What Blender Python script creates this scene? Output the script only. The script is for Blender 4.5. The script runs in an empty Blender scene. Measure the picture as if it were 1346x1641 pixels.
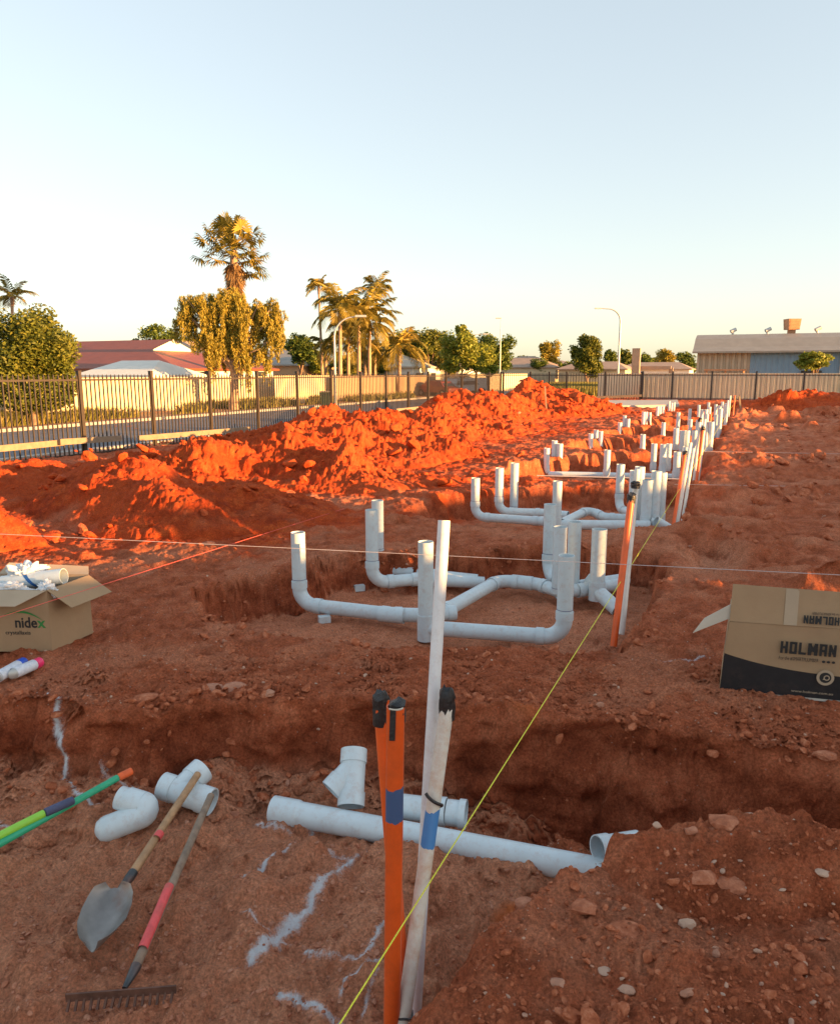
import bpy, math, random
import numpy as np
from mathutils import Vector, Matrix

# ------------------------------------------------------------ camera, sky, sun, exposure
scene = bpy.context.scene
COL = scene.collection
F, W_, H_ = 1200.0, 1346.0, 1641.0
ZC = 1.6
PITCH = math.atan(223.5 / F)
cam_d = bpy.data.cameras.new('camera'); cam = bpy.data.objects.new('camera', cam_d); COL.objects.link(cam)
cam.location = (0, 0, ZC); cam.rotation_euler = (math.pi / 2 - PITCH, 0, 0)
cam_d.sensor_fit = 'VERTICAL'; cam_d.sensor_height = 36.0; cam_d.lens = 36.0 * F / H_
cam_d.clip_start = 0.05; cam_d.clip_end = 3000
scene.camera = cam
SUN_AZ = math.radians(-25.0)       # angle of the sun's direction from +X (behind the camera, to the right)
SUN_EL = math.radians(7.0)
S = Vector((math.cos(SUN_AZ) * math.cos(SUN_EL), math.sin(SUN_AZ) * math.cos(SUN_EL), math.sin(SUN_EL)))
world = bpy.data.worlds.new("World"); scene.world = world; world.use_nodes = True
wn = world.node_tree.nodes; wl = world.node_tree.links
sky = wn.new('ShaderNodeTexSky'); sky.sky_type = 'NISHITA'; sky.sun_disc = False
sky.sun_elevation = SUN_EL; sky.sun_rotation = math.pi / 2 - SUN_AZ
sky.altitude = 0; sky.air_density = 1.0; sky.dust_density = 1.0; sky.ozone_density = 1.0
hs = wn.new('ShaderNodeHueSaturation'); hs.inputs['Saturation'].default_value = .88; wl.new(sky.outputs[0], hs.inputs['Color'])
gm = wn.new('ShaderNodeGamma'); gm.inputs['Gamma'].default_value = .51; wl.new(hs.outputs[0], gm.inputs['Color'])
wl.new(gm.outputs[0], wn['Background'].inputs[0]); wn['Background'].inputs[1].default_value = 0.15
sun_d = bpy.data.lights.new('sun', 'SUN'); sun = bpy.data.objects.new('sun', sun_d); COL.objects.link(sun)
sun_d.energy = 5.0; sun_d.angle = math.radians(0.5); sun_d.color = (1.0, 0.52, 0.18)
sun.rotation_euler = S.to_track_quat('Z', 'Y').to_euler()
scene.view_settings.view_transform = 'Standard'; scene.view_settings.look = 'None'
scene.view_settings.gamma = 1; scene.view_settings.exposure = 2.06
scene.cycles.max_bounces = 5; scene.cycles.diffuse_bounces = 3; scene.cycles.use_denoising = True

# ------------------------------------------------------------ photo pixel -> world point
cp, sp_ = math.cos(PITCH), math.sin(PITCH)
def ray(px, py):
    a = (px - W_ / 2) / F; b = (H_ / 2 - py) / F
    return Vector((a, cp + b * sp_, -sp_ + b * cp))
def gp(px, py, z=0.0):
    r = ray(px, py); t = (z - ZC) / r.z
    return Vector((r.x * t, r.y * t, z))
def hp(px, py, Y):
    r = ray(px, py); t = Y / r.y
    return Vector((r.x * t, Y, ZC + r.z * t))
F2 = F / cp
def far(px, py, D):                # background: horizontal distance D
    return hp(px, py, D)
TH = math.atan(535 / F2)           # site axis
U = Vector((math.sin(TH), math.cos(TH), 0)); V = Vector((math.cos(TH), -math.sin(TH), 0))
YAW = -TH                          # rotation that takes +Y to U
def onK(K, px):                    # point of the line parallel to U, offset K, at photo column px
    D = F2 * K / (1208 - px)
    return Vector(((px - 673) * D / F2, D, 0))

# ------------------------------------------------------------ tagging
def tag(o, label=None, cat=None, group=None, kind=None):
    if label: o['label'] = label
    if cat: o['category'] = cat
    if group: o['group'] = group
    if kind: o['kind'] = kind
    return o
def empty(name, loc, label, cat, group=None, rz=0):
    o = bpy.data.objects.new(name, None); COL.objects.link(o); o.location = loc; o.rotation_euler[2] = rz
    o.empty_display_size = 0.1
    return tag(o, label, cat, group)

class MB:
    def __init__(s): s.v = []; s.f = []; s.m = []; s.mi = 0
    def add(s, vs, fs):
        n = len(s.v); s.v.extend([tuple(v) for v in vs]); s.f.extend([tuple(i + n for i in f) for f in fs]); s.m.extend([s.mi] * len(fs))
        return s
    def box(s, c, size, rz=0, M=None):
        x, y, z = size[0] / 2, size[1] / 2, size[2] / 2
        vs = [Vector((a * x, b * y, d * z)) for a in (-1, 1) for b in (-1, 1) for d in (-1, 1)]
        R = M if M is not None else Matrix.Rotation(rz, 3, 'Z')
        vs = [R @ v + Vector(c) for v in vs]
        return s.add(vs, [(0, 1, 3, 2), (4, 6, 7, 5), (0, 4, 5, 1), (2, 3, 7, 6), (0, 2, 6, 4), (1, 5, 7, 3)])
    def bar(s, a, b, w, h):
        a, b = Vector(a), Vector(b); d = b - a
        z = Vector((0, 0, 1)) if abs(d.normalized().z) < .9 else Vector((0, 1, 0))
        x = d.normalized(); y = z.cross(x).normalized(); z = x.cross(y)
        M = Matrix((x, y, z)).transposed()
        return s.box((a + b) / 2, (d.length, w, h), M=M)
    def tube(s, pts, r, n=12, closed=True, thick=0):
        pts = [Vector(p) for p in pts]; rs = r if hasattr(r, '__len__') else [r] * len(pts)
        t = (pts[1] - pts[0]).normalized(); a = t.orthogonal().normalized(); rings = []
        for i, p in enumerate(pts):
            if i == 0: tn = (pts[1] - pts[0]).normalized()
            elif i == len(pts) - 1: tn = (pts[-1] - pts[-2]).normalized()
            else:
                tn = ((pts[i + 1] - p).normalized() + (p - pts[i - 1]).normalized())
                tn = tn.normalized() if tn.length > 1e-6 else t
            q = t.rotation_difference(tn); a = (q @ a).normalized(); t = tn
            b = t.cross(a)
            rings.append((p, a.copy(), b.copy(), rs[i]))
        def ringv(k, off): 
            p, a, b, rr = k
            return [p + (a * math.cos(2 * math.pi * j / n) + b * math.sin(2 * math.pi * j / n)) * (rr - off) for j in range(n)]
        vs = []; fs = []
        for k in rings: vs += ringv(k, 0)
        m = len(rings)
        for i in range(m - 1):
            for j in range(n):
                fs.append((i * n + j, i * n + (j + 1) % n, (i + 1) * n + (j + 1) % n, (i + 1) * n + j))
        if thick:
            o = len(vs)
            for k in rings: vs += ringv(k, thick)
            for i in range(m - 1):
                for j in range(n):
                    fs.append((o + i * n + j, o + (i + 1) * n + j, o + (i + 1) * n + (j + 1) % n, o + i * n + (j + 1) % n))
            for j in range(n):
                fs.append((j, o + j, o + (j + 1) % n, (j + 1) % n))
                e = (m - 1) * n
                fs.append((e + j, e + (j + 1) % n, o + e + (j + 1) % n, o + e + j))
        elif closed:
            fs.append(tuple(reversed(range(n)))); fs.append(tuple((m - 1) * n + j for j in range(n)))
        return s.add(vs, fs)
    def build(s, name, mat, parent=None, smooth=False, loc=None):
        me = bpy.data.meshes.new(name); me.from_pydata(s.v, [], s.f)
        for m in (mat if isinstance(mat, (list, tuple)) else [mat]): me.materials.append(m)
        if any(s.m): me.polygons.foreach_set('material_index', s.m)
        if smooth: me.shade_smooth() if hasattr(me, 'shade_smooth') else None
        me.update()
        if smooth:
            me.set_sharp_from_angle(angle=math.radians(40))
        o = bpy.data.objects.new(name, me); COL.objects.link(o)
        if parent is not None:
            o.parent = parent
            bw = parent
            M = Matrix.Identity(4)
            while bw is not None:
                M = bw.matrix_basis @ M if False else (bw.matrix_parent_inverse @ bw.matrix_basis @ M) ; bw = bw.parent
            me.transform(M.inverted())
        return o

def npmesh(name, verts, faces_flat, nper, mat, attrs=None, smooth=True):
    me = bpy.data.meshes.new(name); faces_flat = np.asarray(faces_flat).ravel(); nv = len(verts); nf = len(faces_flat) // nper
    me.vertices.add(nv); me.vertices.foreach_set('co', np.asarray(verts, np.float32).ravel())
    me.loops.add(nf * nper); me.loops.foreach_set('vertex_index', np.ascontiguousarray(np.asarray(faces_flat, np.int32).ravel()))
    me.polygons.add(nf); me.polygons.foreach_set('loop_start', np.arange(0, nf * nper, nper, dtype=np.int32))
    me.polygons.foreach_set('loop_total', np.full(nf, nper, np.int32))
    me.polygons.foreach_set('use_smooth', np.full(nf, smooth, bool))
    for k, a in (attrs or {}).items():
        at = me.attributes.new(k, 'FLOAT', 'POINT'); at.data.foreach_set('value', np.asarray(a, np.float32))
    me.update(); me.validate()
    me.materials.append(mat)
    o = bpy.data.objects.new(name, me); COL.objects.link(o); return o

# ------------------------------------------------------------ materials
def mat_new(name):
    m = bpy.data.materials.new(name); m.use_nodes = True
    nt = m.node_tree; b = nt.nodes['Principled BSDF']; return m, nt, b
def N(nt, t, **kw):
    n = nt.nodes.new(t)
    for k, v in kw.items(): setattr(n, k, v)
    return n
def noise(nt, scale, detail=4, rough=.55, coord='Object', vec=None):
    n = N(nt, 'ShaderNodeTexNoise'); n.inputs['Scale'].default_value = scale
    n.inputs['Detail'].default_value = detail; n.inputs['Roughness'].default_value = rough
    if vec is None:
        tc = N(nt, 'ShaderNodeTexCoord'); vec = tc.outputs[coord]
    nt.links.new(vec, n.inputs['Vector']); return n
def ramp(nt, fac, stops):
    r = N(nt, 'ShaderNodeValToRGB'); el = r.color_ramp.elements
    while len(el) > 1: el.remove(el[-1])
    el[0].position = stops[0][0]; c = stops[0][1]; el[0].color = (*c, 1) if len(c) == 3 else c
    for p, c in stops[1:]:
        e = el.new(p); e.color = (*c, 1)
    nt.links.new(fac, r.inputs[0]); return r.outputs[0]
def mixc(nt, fac, a, b):
    m = N(nt, 'ShaderNodeMix', data_type='RGBA')
    for i, x in ((0, fac), (6, a), (7, b)):
        if isinstance(x, (int, float)): m.inputs[i].default_value = x
        elif isinstance(x, tuple): m.inputs[i].default_value = (*x, 1)
        else: nt.links.new(x, m.inputs[i])
    return m.outputs[2]
def attr(nt, name):
    a = N(nt, 'ShaderNodeAttribute', attribute_name=name); return a.outputs['Fac']
def bump(nt, b, h, strength=.4, dist=.01):
    bp = N(nt, 'ShaderNodeBump'); bp.inputs['Strength'].default_value = strength; bp.inputs['Distance'].default_value = dist
    nt.links.new(h, bp.inputs['Height']); nt.links.new(bp.outputs[0], b.inputs['Normal'])
def g3(v): return (v, v, v)

def simple(name, c, rough=.6, var=.15, scale=20, spec=.5, bmp=0.0, metal=0, bscale=None, dirt=None, dirt_amt=.35):
    m, nt, b = mat_new(name)
    n = noise(nt, scale, 5)
    lo = tuple(x * (1 - var) for x in c); hi = tuple(min(1, x * (1 + var)) for x in c)
    out = ramp(nt, n.outputs[0], [(.3, lo), (.7, hi)])
    if dirt:
        n2 = noise(nt, scale * .35 + 3, 6, .7)
        f = ramp(nt, n2.outputs[0], [(.5, g3(0)), (.78, g3(dirt_amt))])
        out = mixc(nt, f, out, dirt)
    nt.links.new(out, b.inputs['Base Color'])
    b.inputs['Roughness'].default_value = rough; b.inputs['Metallic'].default_value = metal
    b.inputs['Specular IOR Level'].default_value = spec
    if bmp:
        nb = noise(nt, bscale or scale * 3, 6, .65); bump(nt, b, nb.outputs[0], bmp, .01)
    return m

SOIL_D = (0.26, 0.064, 0.026); SOIL_M = (0.44, 0.115, 0.050); SOIL_L = (0.54, 0.175, 0.085); SAND = (0.40, 0.150, 0.075)
def soil_mat(name, mound=False):
    m, nt, b = mat_new(name)
    tc = N(nt, 'ShaderNodeTexCoord'); P = tc.outputs['Object']
    big = noise(nt, .9, 6, .6, vec=P); med = noise(nt, 6.0, 8, .65, vec=P); fine = noise(nt, 90, 6, .7, vec=P)
    base = ramp(nt, med.outputs[0], [(.36, SOIL_D), (.5, SOIL_M), (.64, SOIL_L)])
    base2 = ramp(nt, med.outputs[0], [(.36, (.28, .036, .010)), (.5, (.46, .066, .015)), (.64, (.60, .115, .028))])
    bf = ramp(nt, big.outputs[0], [(.35, g3(0)), (.7, g3(.6))])
    base = mixc(nt, bf, base, (.44, .13, .06)); base2 = mixc(nt, bf, base2, (.48, .070, .019))
    sand = ramp(nt, noise(nt, 14, 8, .7, vec=P).outputs[0], [(.30, (.50, .185, .095)), (.70, (.74, .34, .20))])
    sand2 = ramp(nt, noise(nt, 14, 8, .7, vec=P).outputs[0], [(.3, (.46, .068, .018)), (.7, (.66, .12, .034))])
    c = mixc(nt, attr(nt, 'sand'), base, sand); c2 = mixc(nt, attr(nt, 'sand'), base2, sand2)
    c = mixc(nt, attr(nt, 'red'), c, c2)
    if not mound: c = mixc(nt, attr(nt, 'wall_shade'), c, ramp(nt, med.outputs[0], [(.36, (.20, .045, .019)), (.5, (.33, .080, .034)), (.66, (.46, .13, .06))]))  # shade of the cut walls mixed into the soil colour
    # grain and white lime specks
    grain = ramp(nt, fine.outputs[0], [(.33, g3(.60)), (.5, g3(1.12)), (.67, g3(1.65))])
    mm = N(nt, 'ShaderNodeMix', data_type='RGBA', blend_type='MULTIPLY'); mm.inputs[0].default_value = .85
    nt.links.new(c, mm.inputs[6]); nt.links.new(grain, mm.inputs[7]); c = mm.outputs[2]
    vo = N(nt, 'ShaderNodeTexVoronoi'); vo.inputs['Scale'].default_value = 55; nt.links.new(P, vo.inputs['Vector'])
    sel = ramp(nt, vo.outputs['Color'], [(.80, g3(0)), (.83, g3(1))])
    spot = ramp(nt, vo.outputs['Distance'], [(.16, g3(1)), (.24, g3(0))])
    mu = N(nt, 'ShaderNodeMath', operation='MULTIPLY'); nt.links.new(sel, mu.inputs[0]); nt.links.new(spot, mu.inputs[1])
    mu2 = N(nt, 'ShaderNodeMath', operation='MULTIPLY'); nt.links.new(mu.outputs[0], mu2.inputs[0]); nt.links.new(attr(nt, 'grit'), mu2.inputs[1])
    c = mixc(nt, mu2.outputs[0], c, (.62, .47, .38))
    # sprayed white marking paint, orange paint
    pn = noise(nt, 260, 3, .8, vec=P); pn2 = noise(nt, 55, 5, .75, vec=P)
    s1 = N(nt, 'ShaderNodeMath', operation='MULTIPLY_ADD'); nt.links.new(pn.outputs[0], s1.inputs[0]); s1.inputs[1].default_value = .9; nt.links.new(attr(nt, 'paint'), s1.inputs[2])
    s2 = N(nt, 'ShaderNodeMath', operation='MULTIPLY_ADD'); nt.links.new(pn2.outputs[0], s2.inputs[0]); s2.inputs[1].default_value = .8; nt.links.new(s1.outputs[0], s2.inputs[2])
    pf = ramp(nt, s2.outputs[0], [(.0, g3(0)), (1, g3(0))])
    mr = N(nt, 'ShaderNodeMapRange'); nt.links.new(s2.outputs[0], mr.inputs[0]); mr.inputs[1].default_value = 1.13; mr.inputs[2].default_value = 1.52; mr.inputs[3].default_value = 0; mr.inputs[4].default_value = .96
    pf = mr.outputs[0]
    c = mixc(nt, pf, c, (.86, .88, .92))
    of = ramp(nt, attr(nt, 'opaint'), [(.1, g3(0)), (1, g3(.75))])
    c = mixc(nt, of, c, (.75, .16, .02))
    nt.links.new(c, b.inputs['Base Color']); b.inputs['Roughness'].default_value = .95; b.inputs['Specular IOR Level'].default_value = .12
    bn = noise(nt, 38, 10, .72, vec=P); bn2 = noise(nt, 160, 4, .7, vec=P)
    a2 = N(nt, 'ShaderNodeMath', operation='MULTIPLY_ADD'); nt.links.new(bn2.outputs[0], a2.inputs[0]); a2.inputs[1].default_value = .35; nt.links.new(bn.outputs[0], a2.inputs[2])
    bn3 = noise(nt, 12, 10, .8, vec=P)
    bp1 = N(nt, 'ShaderNodeBump'); bp1.inputs['Strength'].default_value = .7; bp1.inputs['Distance'].default_value = .10 if mound else .05; nt.links.new(bn3.outputs[0], bp1.inputs['Height'])
    bump(nt, b, a2.outputs[0], .75, .022)
    for l in nt.links:
        if l.to_node == b and l.to_socket.name == 'Normal': nt.links.new(bp1.outputs[0], l.from_node.inputs['Normal']); break
    return m
M = {}
M['soil'] = soil_mat('red_soil'); M['mound'] = soil_mat('mound_soil', True)
def rock_mat():
    m, nt, b = mat_new('rock')
    n = noise(nt, 30, 8, .7); c = ramp(nt, n.outputs[0], [(.35, (.26, .066, .028)), (.5, (.42, .125, .056)), (.65, (.56, .22, .12))])
    c = mixc(nt, attr(nt, 'red'), c, ramp(nt, n.outputs[0], [(.3, (.30, .042, .010)), (.7, (.56, .10, .025))]))
    c = mixc(nt, attr(nt, 'tone'), c, (.56, .38, .28))
    nt.links.new(c, b.inputs['Base Color']); b.inputs['Roughness'].default_value = .92; b.inputs['Specular IOR Level'].default_value = .15
    bump(nt, b, noise(nt, 90, 8, .75).outputs[0], .6, .01); return m
M['rock'] = rock_mat()
def pvc(name, c):
    m, nt, b = mat_new(name)
    tc = N(nt, 'ShaderNodeTexCoord'); P = tc.outputs['Object']
    n = noise(nt, 8, 5, .6, vec=P)
    col = ramp(nt, n.outputs[0], [(.3, tuple(x * .93 for x in c)), (.7, tuple(min(1, x * 1.04) for x in c))])
    n2 = noise(nt, 22, 8, .75, vec=P)
    f = ramp(nt, n2.outputs[0], [(.50, g3(0)), (.74, g3(.38))])
    col = mixc(nt, f, col, (.42, .20, .12))
    nt.links.new(col, b.inputs['Base Color']); b.inputs['Roughness'].default_value = .33
    bump(nt, b, n2.outputs[0], .06, .004)
    return m
M['pvc'] = pvc('grey_pvc', (.58, .67, .71)); M['pvc_pale'] = pvc('pale_pvc', (.64, .73, .77)); M['pvc_white'] = pvc('white_pvc', (.76, .78, .80))
M['ink'] = simple('blue_ink', (.03, .06, .2), .5)
def band_mat(name, base, bands, rough=.45, stain=None, stain_amt=.5):
    """paint bands across a pole; bands (z0, z1, colour) in local height with a ragged edge"""
    m, nt, b = mat_new(name)
    tc = N(nt, 'ShaderNodeTexCoord'); sx = N(nt, 'ShaderNodeSeparateXYZ'); nt.links.new(tc.outputs['Object'], sx.inputs[0])
    ns = noise(nt, 18, 4, .6, vec=tc.outputs['Object'])
    n1 = noise(nt, 30, 6, .7, vec=tc.outputs['Object'])
    col = ramp(nt, n1.outputs[0], [(.3, tuple(x * .88 for x in base)), (.7, tuple(min(1, x * 1.05) for x in base))])
    if stain:
        n2 = noise(nt, 14, 8, .75, vec=tc.outputs['Object'])
        col = mixc(nt, ramp(nt, n2.outputs[0], [(.48, g3(0)), (.68, g3(stain_amt))]), col, stain)
    z = N(nt, 'ShaderNodeMath', operation='MULTIPLY_ADD'); nt.links.new(ns.outputs[0], z.inputs[0]); z.inputs[1].default_value = .05; nt.links.new(sx.outputs[2], z.inputs[2])
    for z0, z1, c in bands:
        a = N(nt, 'ShaderNodeMath', operation='GREATER_THAN'); nt.links.new(z.outputs[0], a.inputs[0]); a.inputs[1].default_value = z0 + .025
        d = N(nt, 'ShaderNodeMath', operation='LESS_THAN'); nt.links.new(z.outputs[0], d.inputs[0]); d.inputs[1].default_value = z1 + .025
        e = N(nt, 'ShaderNodeMath', operation='MULTIPLY'); nt.links.new(a.outputs[0], e.inputs[0]); nt.links.new(d.outputs[0], e.inputs[1])
        e2 = N(nt, 'ShaderNodeMath', operation='MULTIPLY'); nt.links.new(e.outputs[0], e2.inputs[0]); e2.inputs[1].default_value = .92
        col = mixc(nt, e2.outputs[0], col, c)
    nt.links.new(col, b.inputs['Base Color']); b.inputs['Roughness'].default_value = rough
    return m
M['orange'] = simple('orange_plastic', (.85, .13, .022), .42, .1, 12, dirt=(.3, .09, .04), dirt_amt=.4)
M['white_cond'] = simple('white_conduit', (.72, .70, .64), .45, .08, 12, dirt=(.5, .25, .13), dirt_amt=.5)
M['tape'] = simple('black_tape', (.02, .02, .022), .35, .3, 40, bmp=.5)
M['wood'] = simple('wood_handle', (.42, .24, .12), .6, .25, 25, bmp=.2, dirt=(.22, .13, .08))
M['wood_grey'] = simple('wood_weathered', (.26, .185, .13), .7, .3, 30, bmp=.3, dirt=(.33, .12, .06))
M['pink'] = simple('pink_paint', (.72, .09, .09), .6, .15, 40, dirt=(.35, .15, .09), dirt_amt=.6)
M['steel'] = simple('worn_steel', (.27, .25, .235), .38, .25, 9, metal=.55, bmp=.06, dirt=(.24, .10, .055), dirt_amt=.8)
M['steel_dk'] = simple('dark_steel', (.07, .075, .08), .45, .3, 22, metal=.5, dirt=(.26, .09, .045), dirt_amt=.6)
M['rust'] = simple('rusty_steel', (.13, .06, .04), .7, .35, 30, metal=.2, bmp=.3)
M['green'] = simple('green_plastic', (.03, .38, .20), .4, .1, 14)
M['lime'] = simple('lime_plastic', (.28, .62, .06), .4, .1, 14)
M['orange2'] = simple('orange_tip', (.80, .13, .03), .45)
M['navy'] = simple('navy_grip', (.07, .08, .15), .7, .2, 40, bmp=.3)
M['card'] = simple('cardboard', (.37, .245, .14), .85, .08, 6, bmp=.12, bscale=60, dirt=(.33, .17, .09), dirt_amt=.25)
M['card_in'] = simple('cardboard_inside', (.43, .33, .23), .85, .06, 6, bmp=.1, bscale=60)
M['card_pale'] = simple('cardboard_pale', (.55, .50, .42), .85, .06, 6)
M['print_black'] = simple('print_black', (.014, .014, .017), .55, .2, 20, dirt=(.12, .06, .04), dirt_amt=.3)
M['print_ink'] = simple('print_ink', (.02, .02, .02), .7)
M['print_green'] = simple('print_green', (.03, .22, .05), .7)
M['bag'] = simple('plastic_bag', (.72, .76, .80), .28, .06, 20, bmp=.3)
M['bluetape'] = simple('blue_tape', (.02, .12, .36), .4)
M['can'] = simple('can_white', (.70, .72, .78), .3, .1, 60, dirt=(.25, .3, .5), dirt_amt=.5)
M['can_pink'] = simple('can_pink', (.85, .04, .16), .35)
M['can_blue'] = simple('can_blue', (.02, .09, .55), .35)
M['str_y'] = simple('string_yellow', (.72, .72, .06), .7, .3, 300)
M['str_p'] = simple('string_pink', (.80, .12, .09), .7, .2, 300)
M['str_w'] = simple('string_white', (.60, .52, .52), .7, .2, 300)
M['fence'] = simple('fence_bronze', (.045, .032, .022), .5, .15, 10, metal=.1)
M['fence_shade'] = simple('fence_bronze_shaded', (.030, .028, .026), .5, .2, 10)  # darker copy of the bronze, for the stretch seen in shade
M['timber'] = simple('pale_timber', (.24, .18, .12), .75, .18, 8, bmp=.2)
M['cbond'] = simple('beige_steel_sheet', (.76, .64, .43), .5, .05, 2)
M['cream'] = simple('cream_wall', (.62, .50, .32), .8, .06, 1.5)
M['tan'] = simple('tan_sheet', (.42, .29, .17), .7, .10, 1.5)
M['white_wall'] = simple('white_wall', (.74, .70, .62), .8, .05, 1.5)
M['asphalt'] = simple('asphalt', (.17, .17, .185), .9, .12, 1.2, spec=.2)
M['conc'] = simple('concrete', (.42, .38, .34), .85, .12, 3)
M['roof_red'] = simple('roof_red', (.23, .046, .011), .55, .12, 1.5)
M['roof_tan'] = simple('roof_tan', (.36, .25, .18), .7, .12, 1.5)
M['roof_grey'] = simple('roof_grey', (.27, .245, .21), .55, .1, 1.5)
M['roof_pale'] = simple('roof_pale', (.52, .44, .34), .6, .1, 1.5)
M['blue_sheet'] = simple('blue_sheet', (.17, .28, .38), .55, .06, 2)
M['beige_sheet'] = simple('beige_sheet', (.46, .38, .27), .55, .06, 2)
M['glass'] = simple('dark_glass', (.03, .035, .04), .15)
M['galv'] = simple('galvanised', (.50, .50, .48), .45, .1, 5, metal=.4)
M['cooler'] = simple('cooler_tan', (.45, .22, .11), .7, .15, 5)
M['bark'] = simple('bark', (.22, .14, .09), .9, .35, 6, bmp=.5)
M['bark_pale'] = simple('bark_pale', (.36, .24, .15), .9, .25, 6, bmp=.4)
M['bin'] = simple('bin_green', (.02, .05, .03), .5)
M['car_red'] = simple('car_red', (.30, .06, .04), .3, .05); M['car_white'] = simple('car_white', (.68, .68, .66), .3, .05)
M['rubber'] = simple('rubber', (.02, .02, .02), .8)
def leaf_mat(name, a, b_, c):
    m, nt, b = mat_new(name)
    n = noise(nt, 1.7, 3, .8)
    t = attr(nt, 'tone')
    col = ramp(nt, t, [(0, a), (.5, b_), (1, c)])
    nt.links.new(col, b.inputs['Base Color']); b.inputs['Roughness'].default_value = .55; b.inputs['Specular IOR Level'].default_value = .3
    tr = N(nt, 'ShaderNodeBsdfTranslucent'); nt.links.new(col, tr.inputs[0])
    ms = N(nt, 'ShaderNodeMixShader'); ms.inputs[0].default_value = .25
    nt.links.new(b.outputs[0], ms.inputs[1]); nt.links.new(tr.outputs[0], ms.inputs[2])
    nt.links.new(ms.outputs[0], nt.nodes['Material Output'].inputs[0])
    return m
M['leaf_olive'] = leaf_mat('leaf_olive', (.05, .07, .012), (.12, .14, .018), (.25, .23, .035))
M['leaf_green'] = leaf_mat('leaf_green', (.04, .07, .012), (.10, .145, .02), (.20, .22, .035))
M['leaf_bright'] = leaf_mat('leaf_bright', (.11, .14, .015), (.22, .26, .03), (.38, .34, .06))
M['leaf_gold'] = leaf_mat('leaf_gold', (.16, .14, .018), (.31, .25, .03), (.50, .36, .06))
M['leaf_palm'] = leaf_mat('leaf_palm', (.09, .09, .014), (.22, .18, .025), (.40, .28, .05))
M['leaf_dry'] = leaf_mat('leaf_dry', (.20, .12, .05), (.30, .18, .08), (.42, .28, .12))
M['grass'] = leaf_mat('grass', (.12, .13, .02), (.22, .20, .04), (.36, .28, .08))

# ------------------------------------------------------------ noise (numpy)
def _h(ix, iy, s):
    with np.errstate(over='ignore'):
        n = (ix.astype(np.int64) * 374761393 + iy.astype(np.int64) * 668265263 + s * 1274126177) & 0xffffffff
        n = ((n ^ (n >> 13)) * 1103515245) & 0xffffffff
        n = ((n ^ (n >> 16)) * 2246822519) & 0xffffffff
        n = n ^ (n >> 15)
    return (n & 0xffffff).astype(np.float32) / 16777215.0
def vnoise(x, y, s=0):
    xi = np.floor(x); yi = np.floor(y); fx = (x - xi).astype(np.float32); fy = (y - yi).astype(np.float32)
    xi = xi.astype(np.int64); yi = yi.astype(np.int64)
    fx = fx * fx * fx * (fx * (fx * 6 - 15) + 10); fy = fy * fy * fy * (fy * (fy * 6 - 15) + 10)
    a = _h(xi, yi, s); b = _h(xi + 1, yi, s); c = _h(xi, yi + 1, s); d = _h(xi + 1, yi + 1, s)
    return (a * (1 - fx) + b * fx) * (1 - fy) + (c * (1 - fx) + d * fx) * fy - .5
def fbm(x, y, s=0, o=4, g=.5):
    r = 0; a = 1; c, sn = math.cos(.6), math.sin(.6)
    for i in range(o):
        r = r + a * vnoise(x, y, s + i * 17); a *= g; x, y = (x * c - y * sn) * 2.03, (x * sn + y * c) * 2.03
    return r
def clods(x, y, s, dens=1.0):
    """rounded-angular lumps; returns height 0..1 of unit cells"""
    xi = np.floor(x); yi = np.floor(y); out = np.zeros_like(x)
    for dx in (-1, 0, 1):
        for dy in (-1, 0, 1):
            cx = (xi + dx).astype(np.int64); cy = (yi + dy).astype(np.int64)
            r1 = _h(cx, cy, s); r2 = _h(cx, cy, s + 5); r3 = _h(cx, cy, s + 9); r4 = _h(cx, cy, s + 13)
            px = cx + .15 + .7 * r1 - x; py = cy + .15 + .7 * r2 - y
            an = r4 * 6.283; ca, sa = np.cos(an), np.sin(an)
            qx = np.abs(px * ca + py * sa); qy = np.abs(-px * sa + py * ca) * (1.1 + .6 * r1)
            d = np.maximum(np.maximum(qx, qy), (qx + qy) * .72)
            rad = .16 + .34 * r3 * r3
            h = rad * np.clip((1 - d / rad) * 2.2, 0, 1) ** .6 * (.55 + .5 * r4) + (px * (r1 - .5)) * .35 * (d < rad)
            out = np.maximum(out, np.where((_h(cx, cy, s + 21) < dens) & (d < rad), h, 0))
    return out
def sstep(a, b, x):
    t = np.clip((x - a) / (b - a), 0, 1); return t * t * (3 - 2 * t)
def poly_sd(x, y, P):
    """signed distance to polygon, positive inside"""
    d = np.full(x.shape, 1e9); ins = np.zeros(x.shape, bool); n = len(P)
    for i in range(n):
        ax, ay = P[i]; bx, by = P[(i + 1) % n]; ex, ey = bx - ax, by - ay
        t = np.clip(((x - ax) * ex + (y - ay) * ey) / (ex * ex + ey * ey + 1e-12), 0, 1)
        d = np.minimum(d, (x - ax - t * ex) ** 2 + (y - ay - t * ey) ** 2)
        cr = ((ay > y) != (by > y)) & (x < (bx - ax) * (y - ay) / ((by - ay) if abs(by - ay) > 1e-12 else 1e-12) + ax)
        ins ^= cr
    d = np.sqrt(d); return np.where(ins, d, -d)
def line_d(x, y, P):
    d = np.full(x.shape, 1e9)
    for (ax, ay), (bx, by) in zip(P[:-1], P[1:]):
        ex, ey = bx - ax, by - ay
        t = np.clip(((x - ax) * ex + (y - ay) * ey) / (ex * ex + ey * ey + 1e-12), 0, 1)
        d = np.minimum(d, (x - ax - t * ex) ** 2 + (y - ay - t * ey) ** 2)
    return np.sqrt(d)
def pts(lst, z=0.0): return [tuple(gp(a, b, z)[:2]) for a, b in lst]

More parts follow.
